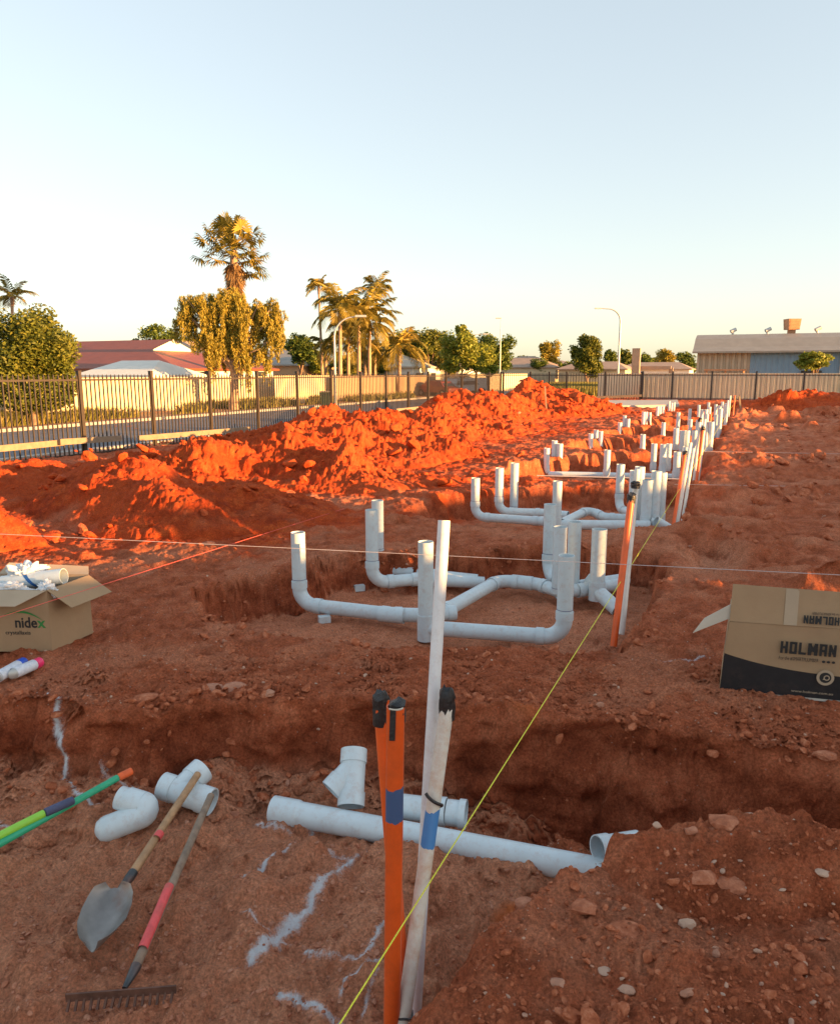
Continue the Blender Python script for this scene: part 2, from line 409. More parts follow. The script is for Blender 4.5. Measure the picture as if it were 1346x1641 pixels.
# ------------------------------------------------------------ the lie of the land
PIT0 = [(-6, 3.55)] + pts([(-60, 1118), (60, 1122), (160, 1135), (260, 1128), (330, 1112), (420, 1122), (560, 1112), (740, 1122), (900, 1135), (1050, 1160), (1180, 1182), (1346, 1215), (1600, 1260), (2200, 1340)]) + \
    pts([(2200, 1560), (1600, 1450), (1346, 1418), (1240, 1396), (1150, 1392), (1050, 1392), (985, 1385), (930, 1395), (868, 1435), (800, 1490), (755, 1560), (715, 1641)]) + [(.02, 1.0), (-.1, -2), (-6, -2)]
PITK = pts([(300, 950), (340, 935), (400, 925), (520, 900), (590, 886), (700, 880), (860, 876), (1000, 880), (1062, 888), (1078, 905), (1050, 930), (1040, 975), (1022, 1018), (980, 1040), (930, 1050), (850, 1046), (700, 1044), (600, 1034), (500, 1022), (400, 1006), (330, 985)])
NK = 8
STEP = (1.70, 3.90)
def pit_k(k):
    ex_ = (0, .55, .95, 1.05, 1.1, 1.1, 1.1, 1.1)[k]; out = []
    for i, (px, py) in enumerate(PITK):
        fx = ex_ if i >= 12 or i == 0 else 0
        out.append((px + STEP[0] * k - U.x * fx, py + STEP[1] * k - U.y * fx))
    return out

SCOOP = pts([(1075, 905), (1085, 880), (1120, 868), (1180, 872), (1215, 885), (1190, 908), (1120, 915)])
PAINT = [([(80, 1150), (95, 1175), (108, 1205), (118, 1222), (150, 1235), (158, 1238)], .012, 1.0, -.15),
         ([(410, 1312), (440, 1318), (465, 1322)], .014, .75, -.33), ([(508, 1300), (500, 1330), (470, 1352), (440, 1370), (412, 1395), (392, 1424)], .016, .9, -.33),
         ([(560, 1372), (540, 1398), (520, 1420), (490, 1455), (460, 1485), (430, 1520), (405, 1550)], .026, .85, -.33),
         ([(530, 1362), (560, 1372), (590, 1362)], .02, .55, -.33),
         ([(392, 1484), (430, 1500), (470, 1508)], .014, .6, -.33), ([(490, 1520), (530, 1532), (570, 1535), (600, 1505), (618, 1480)], .016, .8, -.33),
         ([(545, 1588), (560, 1565), (590, 1545), (612, 1530)], .015, .75, -.33), ([(450, 1592), (490, 1600), (530, 1620), (560, 1650)], .02, .8, -.33), ([(575, 1618), (600, 1585), (610, 1560)], .01, .6, -.33),
         ([(165, 1238), (190, 1245), (222, 1258)], .012, .6, -.3), ([(-10, 1305), (30, 1318)], .025, .65, -.33),
         ([(1060, 1058), (1090, 1055), (1130, 1048)], .02, .6, 0)]
OPAINT = [([(795, 1436), (840, 1428), (885, 1420)], .03, 1.0, -.3), ([(800, 1128), (860, 1136)], .03, .6, 0)]
# mounds: (name, [(x, y, top, slope, stretch, angle)])
MOUNDS = [
 ('near', [(-3.6, 9.0, 0.73, 0.61, 1.5, -.75), (-2.65, 8.15, 0.53, 0.53, 1.25, -.7), (-1.9, 8.5, 0.37, 0.40, 1.3, -.2)]),
 ('left', [(-4.1, 6.9, 0.44, 0.66, 1.2, .2), (-5.2, 9.8, 0.44, 0.33, 1.6, .3), (-6.3, 8.0, 0.39, 0.33, 1.4, 0), (-6.6, 11.5, 0.31, 0.33, 1.6, .6)]),
 ('middle', [(-2.3, 12.0, 0.73, 0.48, 1.3, .4), (-3.5, 11.3, 0.64, 0.55, 1.2, 1.0), (-1.45, 11.2, 0.46, 0.44, 1.3, -.2), (-4.6, 12.6, 0.39, 0.40, 1.5, .6), (-.6, 10.9, 0.22, 0.26, 1.5, .3)]),
 ('long', [(-2.15, 16.2, 1.04, 0.55, 1.2, 1.2), (-1.0, 16.4, 0.92, 0.55, 1.3, .3), (-.2, 14.6, 0.57, 0.40, 1.4, 1.0), (-1.8, 14.2, 0.73, 0.46, 1.3, .5), (-3.4, 16, 0.61, 0.46, 1.3, .8), (.3, 18.5, 0.73, 0.40, 1.4, .9)]),
 ('back', [(1.3, 24.0, 1.14, 0.55, 1.3, .9), (.5, 21.0, 0.88, 0.48, 1.2, 1.0), (2.35, 25.5, 1.01, 0.50, 1.3, .9), (2.0, 20.8, 0.44, 0.29, 1.4, .8), (3.2, 27, 0.88, 0.46, 1.2, .8)]),
 ('far', [(4.7, 30.5, 1.50, 0.73, 1.2, .8), (6.0, 30.3, 1.12, 0.59, 1.3, 0), (4.0, 29.2, 0.99, 0.59, 1, 0), (6.9, 30, 0.66, 0.53, 1, 0), (5.2, 28.5, 0.66, 0.40, 1.2, .4)]),
 ('right', [(17.2, 34.0, .82, .28, 1.5, .2), (15.7, 33.2, .52, .25, 1.5, 0), (19.5, 34, .8, .25, 1.5, 0)]),
 ('heap', [(1.00, 2.42, .22, .55, 1.5, -.2), (1.22, 2.36, .19, .6, 1.2, -.2), (.88, 2.40, .05, .6, 1.2, 0)]),
]
def redness(x, y):
    r = np.full(np.shape(x), -1.0)
    for nm, l in MOUNDS[:7]: r = np.maximum(r, mound_raw(x, y, l))
    return np.clip(sstep(-.42, .08, r + .5 * fbm(x * 2, y * 2, 141, 4, .6)) + .35 * sstep(7, 20, np.hypot(x, y)) * sstep(.2, -1.2, x * V.x + y * V.y), 0, 1)
RIDGES = [(pts(a), h, w) for a, h, w in (([(1145, 745), (1500, 742)], .16, .28), ([(1135, 800), (1500, 790)], .15, .22), ([(1130, 690), (1500, 690)], .20, .4), ([(1160, 668), (1500, 672)], .20, .5), ([(1100, 868), (1500, 860)], .13, .18),
    ([(1110, 884), (1500, 888)], -.20, .16), ([(1125, 762), (1500, 758)], -.22, .3), ([(1135, 709), (1500, 707)], -.2, .5), ([(1110, 822), (1500, 815)], -.14, .2))]
def fenceK(x, y): return (y * math.tan(TH) - x)            # 0 on a line through the origin; the fence is at FK
FK = 16.35
def mound_raw(x, y, lumps):
    out = np.full(x.shape, -1.0)
    wx = fbm(x * .9, y * .9, 71, 3) * .55; wy = fbm(x * .9, y * .9, 83, 3) * .55
    for (mx, my, top, sl, st, an) in lumps:
        dx, dy = x + wx - mx, y + wy - my; c, s = math.cos(an), math.sin(an)
        a = (dx * c + dy * s) / st; b = -dx * s + dy * c
        d = np.sqrt(a * a + b * b + .03)
        h = top - sl * d
        k = .10
        m = np.maximum(out, h)
        out = m + k * np.exp(-np.abs(out - h) / k) * .35 * (np.maximum(out, h) > -.5)
    return out
def land(x, y, detail=True):
    x = np.asarray(x, np.float64); y = np.asarray(y, np.float64)
    r = np.hypot(x, y)
    a = x * V.x + y * V.y; b = x * U.x + y * U.y
    z = np.zeros(x.shape); sand = np.zeros(x.shape); grit = np.ones(x.shape) * .8
    wob = fbm(x * 2.2, y * 2.2, 3, 5, .6)
    # general roll, streaks along the cross direction
    z += fbm(x * .35, y * .35, 5, 3) * .07 * sstep(3, 8, r)
    streak = fbm(a * .55, b * 2.6, 7, 5, .55)
    fr = sstep(6, 12, r)
    z += streak * (.02 + .042 * fr)
    z += .035 * fr * np.abs(fbm(a * .5, b * 1.4, 31, 3)) 
    ph_ = (b - 6.15) / 4.256; dk = (ph_ - np.round(ph_)) * 4.256; dk2 = (ph_ - .5 - np.round(ph_ - .5)) * 4.256
    rn = np.clip(fbm(a * .8, b * .8, 37, 4, .6) * 2.4 + .25, 0, 1.3); far_ = sstep(5.2, 7.0, b) * sstep(.3, 1.5, a + 3 + 0 * b)
    dw = dk + fbm(a * .9, b * .5, 39, 3) * .5
    rt_ = 1 + 1.5 * sstep(-.6, .6, a); rn = rn * rt_
    z += far_ * rn * (.13 * np.exp(-(dw / .16) ** 2) - .07 * np.exp(-((dw + .38) / .22) ** 2)) + far_ * np.clip(fbm(a * .9, b * .6, 43, 4, .6) * 2, 0, 1) * .07 * np.exp(-((dk2 + fbm(a * .7, b * .4, 45, 3) * .8) / .18) ** 2)
    nz_ = fbm(x * 1.1, y * 1.1, 151, 4, .6)
    for P, h_, w_ in RIDGES:
        dd_ = line_d(x + fbm(x * .8, y * .8, 153, 3) * .5, y + fbm(x * .8, y * .8, 157, 4, .6) * .6, P)
        z = z + h_ * np.exp(-(dd_ / w_) ** 2) * np.clip(.75 + 1.6 * nz_, 0, 1.5)
    # foreground pit
    sd = poly_sd(x, y, PIT0) + wob * .10 + fbm(x * 6, y * 6, 9, 2) * .02
    fl = -.33 - .18 * sstep(.25, .8, x) * sstep(2.72, 2.95, y) - .05 * sstep(-.2, .4, x) - .09 * np.exp(-((sd - .30) / .16) ** 2) * sstep(-.6, .2, x) * sstep(2.4, 2.8, y)
    wallw = .10 + .10 * sstep(.3, -.2, x - .4) * sstep(2.6, 2.2, y)
    tp = .7 * np.clip(sd / wallw, 0, 1) + .3 * sstep(0, 1, sd / wallw)
    dune = fbm(x * 3.0, y * 3.4, 11, 3, .5) * .11 + fbm(x * 9, y * 9, 12, 4, .62) * .034 - np.abs(fbm(x * 5, y * 6, 15, 3, .55)) * .05 + .02 + fbm(x * 38, y * 38, 16, 3, .6) * .009
    ft = -.035 * sstep(.5, .62, fbm(x * 3.6, y * 2.6, 18, 2) + .5) + clods(x * 24, y * 24, 19, .35) / 24 * .6
    z = z * (1 - tp) + tp * (fl + dune + ft)
    sand = np.maximum(sand, sstep(.5, 1, tp) * (.85 + .3 * wob))
    # lumps falling from the wall foot
    # trenches
    inside = tp.copy()
    for k in range(NK):
        P = pit_k(k)
        cx, cy = P[0][0] + 1.2, P[0][1]
        near = np.hypot(x - cx, y - cy) < 5
        if not near.any(): continue
        sdk = np.full(x.shape, -9.0); sdk[near] = poly_sd(x[near], y[near], P)
        sdk = sdk + wob * .16 + fbm(x * 7, y * 7, 47, 2) * .03
        t = np.clip(sdk / (.12 if k < 2 else .12), 0, 1); t = .7 * t + .3 * t * t * (3 - 2 * t)
        z = z * (1 - t) + t * (-.32 + dune * .55); inside = np.maximum(inside, t)
        sand = np.maximum(sand, sstep(.6, 1, t) * .6)
        # spoil and broken edge behind and in front of each trench
        edge = np.exp(-((sdk + .22) / .22) ** 2) * (k > 0)
        z += edge * .022 * (.4 + np.clip(fbm(x * 3, y * 3, 41, 3) * 2, 0, 1.5))
    sc = poly_sd(x, y, SCOOP) + wob * .12
    t = sstep(0, 1, sc / .25); z = z * (1 - t) + t * (-.16); sand = np.maximum(sand, .8 * sstep(-.1, .2, sc))
    out_ = 1 - inside
    # raised near-right bank with stones, cracked crust by the pit
    bank = sstep(.1, .6, x) * sstep(3.0, 2.5, y)
    if detail:
        m = out_ > .02
        cl = np.zeros(x.shape)
        xm, ym = x[m], y[m]
        cl[m] = clods(xm * 14, ym * 14, 51, .35) / 14 * .35 + clods(xm * 5.5, ym * 5.5, 53, .14) / 5.5 * .28 + clods(xm * 30, ym * 30, 54, .5) / 30 * .5
        farm = m & (r > 4.5)
        cl[farm] += clods(a[farm] * 2.2, b[farm] * 3.0, 55, .16) / 2.2 * .34 * sstep(4.5, 7, r[farm])
        z += cl * out_
        z += (fbm(x * 7, y * 7, 61, 5, .6) * .035 + fbm(x * 40, y * 40, 62, 3, .6) * .013) * (1 - .65 * inside)
        wallz = np.exp(-((sd - .1) / .10) ** 2)
        z += wallz * (fbm(x * 6, y * 6, 63, 3, .5)) * .07
    z += bank * (.035 + .05 * fbm(x * 2.4, y * 2.4, 64, 3))
    # a scatter of slumped crumbs where the bank meets the pit
    # fall away past the street fence and past the far fence
    K = fenceK(x, y)
    z -= .40 * sstep(11.5, 15.8, K) * sstep(0, 6, r) + .3 * sstep(16.7, 18.0, K) + .0
    far_edge = (x * U.x + y * U.y)
    z -= .6 * sstep(49.5, 52, far_edge)
    sand = np.clip(sand + .35 * sstep(.02, .35, wob) * out_, 0, 1)
    grit = np.clip((.35 + .9 * sstep(-.1, .25, fbm(x * 1.3, y * 1.3, 91, 3))) * out_, 0, 1)
    return z, sand, grit
def mound_h(x, y, lumps, small=False, smooth=False):
    raw = mound_raw(x, y, lumps) if not small else mound_raw(x, y, lumps)
    h = np.clip(raw, -.5, 9)
    k = np.clip(raw * 4, 0, 1)
    if small:
        d = fbm(x * 7, y * 7, 101, 4, .6) * .05 + clods(x * 9, y * 9, 103, .8) / 9 * .7 + clods(x * 22, y * 22, 104, .7) / 22 * .7
        return h + d * k
    rg_ = sstep(-.02, .25, fbm(x * .8, y * .8, 131, 2))
    d = fbm(x * 1.5, y * 1.5, 101, 5, .5) * .20 + rg_ * (clods(x * 1.3, y * 1.3, 103, .4) / 1.3 * .40 + clods(x * 3.4, y * 3.4, 107, .35) / 3.4 * .42) + clods(x * 8, y * 8, 109, .45) / 8 * .5 * (.3 + rg_) + fbm(x * 14, y * 14, 111, 4, .7) * .055 - np.abs(fbm(x * 4, y * 4, 115, 4, .6)) * .10
    if lumps[0][1] < 9.5 and not small: d = fbm(x * 1.7, y * 1.7, 101, 3, .5) * .07 + rg_ * clods(x * 3.4, y * 3.4, 107, .18) / 3.4 * .35 + clods(x * 9, y * 9, 109, .25) / 9 * .45 + clods(x * 20, y * 20, 112, .4) / 20 * .5 + fbm(x * 12, y * 12, 111, 4, .65) * .03
    return h + d * k
def zat(x, y, mounds=True):
    xs = np.array([float(x)]); ys = np.array([float(y)])
    z = land(xs, ys)[0][0]
    if mounds:
        for nm, lumps in MOUNDS:
            rw = mound_raw(xs, ys, lumps)[0]
            if rw > 0: z = max(z, z + mound_h(xs, ys, lumps, nm == 'heap')[0])
    return float(z)

# ------------------------------------------------------------ ground meshes
def polar(th0, th1, nth, r0, r1, nr, oy=-.7):
    th = np.linspace(th0, th1, nth); rr = r0 * (r1 / r0) ** np.linspace(0, 1, nr)
    g_ = np.geomspace(r0, r1, 6000); dn = 1 + 2.6 * sstep(3.75, 3.95, g_) * sstep(4.95, 4.75, g_); cd = np.cumsum(dn); cd = (cd - cd[0]) / (cd[-1] - cd[0])
    rr = np.interp(np.linspace(0, 1, nr), cd, g_)
    R, T = np.meshgrid(rr, th, indexing='ij')
    return R * np.sin(T), oy + R * np.cos(T)
def grid_faces(nr, nt, keep=None):
    i = np.arange(nr - 1)[:, None] * nt + np.arange(nt - 1)[None, :]
    f = np.stack([i, i + 1, i + nt + 1, i + nt], -1)
    if keep is not None: f = f[keep]
    return f.reshape(-1, 4)
GX, GY = polar(math.radians(-50), math.radians(50), 1200, 1.3, 64, 1330)
gz, gsand, ggrit = land(GX, GY)
gslope = np.abs(np.gradient(gz, axis=0) / np.maximum(np.gradient(np.hypot(GX, GY + .7), axis=0), 1e-4))
wmask = sstep(.6, 1.4, gslope) * sstep(9, 7, GY) * sstep(2.3, 2.7, GY)
GYW = GY + wmask * (fbm(GX * 4, gz * 7, 301, 4, .5) * .095)
gwall_shade = sstep(.55, 1.2, gslope) * sstep(-.04, -.14, gz) * np.clip(.9 + fbm(GX * 3, gz * 5, 311, 3), 0, 1) * (GY < 40)  # mask for the shade painted on steep faces below ground level
nm_ = GY < 5; q_ = np.zeros(GX.shape); q_[nm_] = poly_sd(GX[nm_], GY[nm_], PIT0); gwall_shade *= np.where(nm_ & (q_ > -.1), sstep(.34, .2, q_) * sstep(2.5, 2.8, GY), 1)
gpaint = np.zeros(GX.shape); gor = np.zeros(GX.shape)
nearm = GY < 4.6
xn, yn = GX[nearm], GY[nearm]
wx_ = fbm(xn * 14, yn * 14, 201, 3) * .03; wy_ = fbm(xn * 14, yn * 14, 205, 3) * .03
brk = .75 + .9 * fbm(xn * 10, yn * 10, 207, 3)
pv = np.zeros(xn.shape)
for P, w, a, z in PAINT:
    w *= .78
    d = line_d(xn + wx_, yn + wy_, pts(P, z))
    pv = np.maximum(pv, a * (.50 * np.exp(-(d / (w * .7)) ** 2) * np.clip(brk * 1.2, .3, 1.1) + .36 * np.exp(-(d / (w * 2.4)) ** 2)))
gpaint[nearm] = pv
pv = np.zeros(xn.shape)
for P, w, a, z in OPAINT:
    d = line_d(xn + wx_, yn + wy_, pts(P, z)); pv = np.maximum(pv, a * np.exp(-(d / w) ** 2) * np.clip(brk, 0, 1))
gor[nearm] = pv
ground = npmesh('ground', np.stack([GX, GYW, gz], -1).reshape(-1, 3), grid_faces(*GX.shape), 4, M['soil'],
                dict(sand=gsand.ravel(), grit=ggrit.ravel(), paint=gpaint.ravel(), opaint=gor.ravel(), red=redness(GX, GY).ravel(), wall_shade=gwall_shade.ravel()))
tag(ground, kind='structure')
ML = {'near': 'lit red soil mound nearest the camera, behind the open cardboard carton on the left',
      'left': 'low broad spoil heap at the left edge, partly behind the open carton',
      'middle': 'red soil mound between the nearest mound and the street fence, with broken slabs',
      'long': 'long rough soil mound in the middle of the spoil row',
      'back': 'red soil mound second from the far end of the spoil row',
      'far': 'tallest soil mound, at the far end of the spoil row',
      'right': 'shaded dark red soil mound at the far right, in front of the beige sheet fence',
      'heap': 'small heap of clods and stones on the trench edge under the printed carton'}
for nm, lumps in MOUNDS:
    lx = np.array([l[0] for l in lumps]); ly = np.array([l[1] for l in lumps]); ext = max(l[2] / l[3] * l[4] for l in lumps) + .5
    sel = (GX > lx.min() - ext) & (GX < lx.max() + ext) & (GY > ly.min() - ext) & (GY < ly.max() + ext)
    ii = np.where(sel.any(1))[0]; jj = np.where(sel.any(0))[0]
    sl_ = (slice(ii[0], ii[-1] + 1), slice(jj[0], jj[-1] + 1))
    X, Y = GX[sl_], GY[sl_]
    raw = mound_raw(X, Y, lumps)
    on = raw > -.06
    mh = np.full(X.shape, -.05); mh[on] = mound_h(X[on], Y[on], lumps, nm == 'heap')
    z = gz[sl_] + np.where(raw > 0, mh * sstep(0, .05, raw) - .03 * sstep(.05, 0, raw), -.03)
    K = fenceK(X, Y); z -= .0
    kf = on[:-1, :-1] | on[1:, :-1] | on[:-1, 1:] | on[1:, 1:]
    f = grid_faces(*X.shape, keep=kf)
    used, inv = np.unique(f, return_inverse=True)
    vv = np.stack([X, Y, z], -1).reshape(-1, 3)[used]
    sa = np.zeros(len(vv)) if nm == 'heap' else np.clip(.25 + 1.2 * fbm(vv[:, 0] * 1.2, vv[:, 1] * 1.2, 5, 3), 0, .7)
    mo = npmesh('dirt_mound', vv, inv.reshape(-1), 4, M['mound'] if nm != 'heap' else M['soil'], dict(sand=sa, grit=np.full(len(vv), .25 if nm != 'heap' else .9), paint=np.zeros(len(vv)), opaint=np.zeros(len(vv)), red=redness(vv[:, 0], vv[:, 1]) if nm != 'heap' else np.zeros(len(vv))))
    tag(mo, ML[nm], 'dirt mound', 'mounds of dug red soil')

def sheet(name, pts_, z, mat, kind='structure'):
    b = MB(); b.add([(p[0], p[1], z) for p in pts_], [tuple(range(len(pts_)))]); o = b.build(name, mat); o['kind'] = kind; return o
def strip(K0, K1, d0, d1):
    # corners of a strip parallel to U; K measured like fenceK, d along U
    def P(K, d):
        # point with y*tan(TH)-x = K and x*U.x+y*U.y = d
        a = np.array([[-1, math.tan(TH)], [U.x, U.y]]); s = np.linalg.solve(a, np.array([K, d])); return s
    return [P(K1, d0), P(K0, d0), P(K0, d1), P(K1, d1)]
sheet('terrain', [(-900, -300), (900, -300), (900, 1500), (-900, 1500)], -.80, simple('far_ground', (.30, .12, .06), .95, .2, .5))
sheet('road', strip(18.6, 28.2, -40, 120), -.62, M['asphalt'])
b = MB()
for K, w in ((18.45, .3), (28.35, .3)):
    c = strip(K - w / 2, K + w / 2, -40, 120)
    lo = [(p[0], p[1], -.8) for p in c]; hi = [(p[0], p[1], -.50) for p in c]
    b.add(lo + hi, [(0, 1, 2, 3), (4, 5, 6, 7)][::1] + [(0, 1, 5, 4), (1, 2, 6, 5), (2, 3, 7, 6), (3, 0, 4, 7)])
o = b.build('kerb', M['conc']); o['kind'] = 'structure'
mv, nt, bb = mat_new('verge_soil')
vc = ramp(nt, noise(nt, .7, 8, .7).outputs[0], [(.35, (.42, .16, .075)), (.5, (.40, .20, .10)), (.62, (.26, .21, .06))])
nt.links.new(vc, bb.inputs[0]); bb.inputs['Roughness'].default_value = .95
bump(nt, bb, noise(nt, 9, 6, .7).outputs[0], .6, .05)
sheet('verge', strip(28.5, 60, -40, 150), -.52, mv)
c = strip(-60, 18.3, 51, 140); sheet('far_yard', c, -.56, mv)
# concrete slab at the far end
b = MB(); c = [gp(968, 652, .05), gp(1088, 650, .05), gp(1085, 642, .05), gp(955, 643, .05)]
b.add([(p.x, p.y, .10) for p in c] + [(p.x, p.y, -.2) for p in c], [(0, 1, 2, 3), (4, 5, 1, 0), (5, 6, 2, 1), (6, 7, 3, 2), (7, 4, 0, 3)])
tag(b.build('concrete_slab', M['conc']), 'pale flat concrete slab at the far end of the pipe rows', 'slab')

# ------------------------------------------------------------ stones and clods
rng = np.random.default_rng(7)
def ico():
    import bmesh
    bm = bmesh.new(); bmesh.ops.create_icosphere(bm, subdivisions=2, radius=1)
    v = np.array([x.co[:] for x in bm.verts]); f = np.array([[w.index for w in x.verts] for x in bm.faces]); bm.free(); return v, f
IV, IF = ico()
def rock_shape(seed):
    r = np.random.default_rng(seed); v = IV.copy()
    for _ in range(7):                                  # chop with random planes: angular facets
        n = r.normal(size=3); n /= np.linalg.norm(n); d = r.uniform(.55, .85)
        s = v @ n; over = s > d; v[over] -= np.outer(s[over] - d, n)
    v *= np.array([1, r.uniform(.6, .95), r.uniform(.45, .8)]); v += r.normal(size=v.shape) * .03
    return v
SH = [rock_shape(s) for s in range(24)]
def scatter(name, X, Y, Z, sc, tones, mat, sink=.35, smooth=False):
    n = len(X); nv = len(IV); V_ = np.zeros((n, nv, 3)); an = rng.uniform(0, 6.28, n); ax = rng.uniform(-.5, .5, (n, 2)); idx = rng.integers(0, 24, n)
    B = np.stack([SH[i] for i in idx]); c, s = np.cos(an)[:, None], np.sin(an)[:, None]
    x = B[..., 0] * c - B[..., 1] * s; y = B[..., 0] * s + B[..., 1] * c; z = B[..., 2] + x * ax[:, :1] + y * ax[:, 1:]
    V_[..., 0] = x * sc[:, None] + X[:, None]; V_[..., 1] = y * sc[:, None] + Y[:, None]; V_[..., 2] = z * sc[:, None] + (Z + sc * sink)[:, None]
    Fc = (IF[None] + (np.arange(n) * nv)[:, None, None]).reshape(-1)
    return npmesh(name, V_.reshape(-1, 3), Fc, 3, mat, dict(tone=np.repeat(tones, nv), red=np.repeat(redness(X, Y), nv)), smooth)
def zmany(X, Y):
    z = land(X, Y)[0]
    for nm, l in MOUNDS:
        rw = mound_raw(X, Y, l); m = rw > 0
        if m.any():
            z[m] = z[m] + mound_h(X[m], Y[m], l, nm == 'heap')
    return z
def pix_scatter(n, boxes):
    """ground points spread over ground patches named by photo regions"""
    X = []; Y = []
    for (x0, y0, x1, y1, w) in boxes:
        k = int(n * w); px = rng.uniform(x0, x1, k); py = rng.uniform(y0, y1, k)
        a = (px - W_ / 2) / F; b = (H_ / 2 - py) / F; ry = cp + b * sp_; rz = -sp_ + b * cp; t = -ZC / rz
        X.append(a * t); Y.append(ry * t)
    return np.concatenate(X), np.concatenate(Y)
# fine gravel on the near bank and the pad
X, Y = pix_scatter(4600, [(720, 1400, 1380, 1700, .30), (700, 1130, 1346, 1210, .1), (0, 1050, 700, 1130, .12), (850, 930, 1346, 1130, .12), (300, 1030, 1000, 1110, .1), (100, 900, 600, 1060, .06)])
ok = poly_sd(X, Y, PIT0) < .05; X, Y = X[ok], Y[ok]
sc = .003 + .011 * rng.random(len(X)) ** 4
g = scatter('gravel', X, Y, zmany(X, Y), sc, (rng.random(len(X)) < .13) * rng.uniform(.5, 1, len(X)), M['rock'], .2)
tag(g, 'loose red and white gravel strewn over the bare soil', 'gravel', kind='stuff')
# broken clods over spoil row, trench edges and walls
X, Y = pix_scatter(900, [(760, 1430, 1360, 1680, .09), (100, 1085, 1346, 1160, .12), (0, 1115, 700, 1150, .05), (1000, 1180, 1346, 1240, .05), (250, 900, 420, 1060, .05), (300, 840, 760, 930, .06), (800, 1150, 1100, 1260, .02)])
ok = poly_sd(X, Y, PIT0) < .25; X, Y = X[ok], Y[ok]; sc = .007 + .026 * rng.random(len(X)) ** 3.5
X2 = []; Y2 = []; S2 = []
def along(P, n, jit, clump=.5):
    P = np.array(P); seg = np.hypot(*(P[1:] - P[:-1]).T); cs = np.concatenate([[0], np.cumsum(seg)]); t = rng.random(n) * cs[-1]
    x = np.interp(t, cs, P[:, 0]); y = np.interp(t, cs, P[:, 1]); m = vnoise(x * 3, y * 3, 401) > -.12
    x = x + rng.normal(size=n) * jit; y = y + rng.normal(size=n) * jit; return x[m], y[m]
ex_X = []; ex_Y = []; ex_S = []
for P, n, dy in ((PIT0[0:14], 520, .05), (PIT0[0:14], 420, -.26), (PITK[0:14], 240, .0), (PITK[4:9], 120, -.18), (PITK[14:21], 160, .0)):
    x, y = along(P, n, .05); ex_X.append(x); ex_Y.append(y + dy); ex_S.append(.006 + .034 * rng.random(len(x)) ** 3)
for nm, lumps in MOUNDS[:7]:
    for (mx, my, top, sl, st, an) in lumps:
        k = int(17 * (top / sl) ** .8) if nm != 'right' else 20; q = rng.normal(size=(k, 2)) * (top / sl) * .6
        X2.append(mx + q[:, 0]); Y2.append(my + q[:, 1]); S2.append(.025 + .13 * rng.random(k) ** 3 * (1 if my > 9 else .6))
# right-hand graded ground: rows of clods
k = 420; aa = rng.uniform(.2, 16, k); bb_ = 7.5 + 3.9 / math.cos(TH) * .25 * rng.integers(0, 36, k) + rng.normal(size=k) * .18
X2.append(aa * V.x + bb_ * U.x); Y2.append(aa * V.y + bb_ * U.y); S2.append(.02 + .10 * rng.random(k) ** 3)
X2, Y2, S2 = map(np.concatenate, (X2, Y2, S2))
X = np.concatenate([X, X2]); Y = np.concatenate([Y, Y2]); sc = np.concatenate([sc, S2])
ok = fenceK(X, Y) < np.where(sc > .035, 12.5, 15.4)
for kk in range(NK): ok &= poly_sd(X, Y, pit_k(kk)) < .1
X, Y, sc = X[ok], Y[ok], sc[ok]
for (P, h_, w_) in RIDGES:
    if h_ > 0: x, y = along(P, 90, .22); ex_X.append(x); ex_Y.append(y); ex_S.append((.02 + .11 * rng.random(len(x)) ** 2.5) * np.clip(y / 12, .5, 1.3))
X = np.concatenate([X] + ex_X); Y = np.concatenate([Y] + ex_Y); sc = np.concatenate([sc] + ex_S)
g = scatter('soil_clods', X, Y, zmany(X, Y), sc, (rng.random(len(X)) < .03) * .4, M['rock'], .3)
tag(g, 'broken clods of dug red soil spread over mounds, banks and trench edges', 'soil clods', kind='stuff')
# crumbs fallen on the pit floor
X, Y = pix_scatter(6000, [(-40, 1180, 1000, 1700, .7), (300, 900, 1050, 1040, .3)])
inn = (poly_sd(X, Y, PIT0) > .1) | (poly_sd(X, Y, PITK) > .1); X, Y = X[inn], Y[inn]
g = scatter('soil_crumbs', X, Y, zmany(X, Y), .003 + .011 * rng.random(len(X)) ** 4, rng.uniform(.1, .4, len(X)), M['rock'], .15); tag(g, 'small soil crumbs lying on the sandy pit floors', 'soil crumbs', kind='stuff')
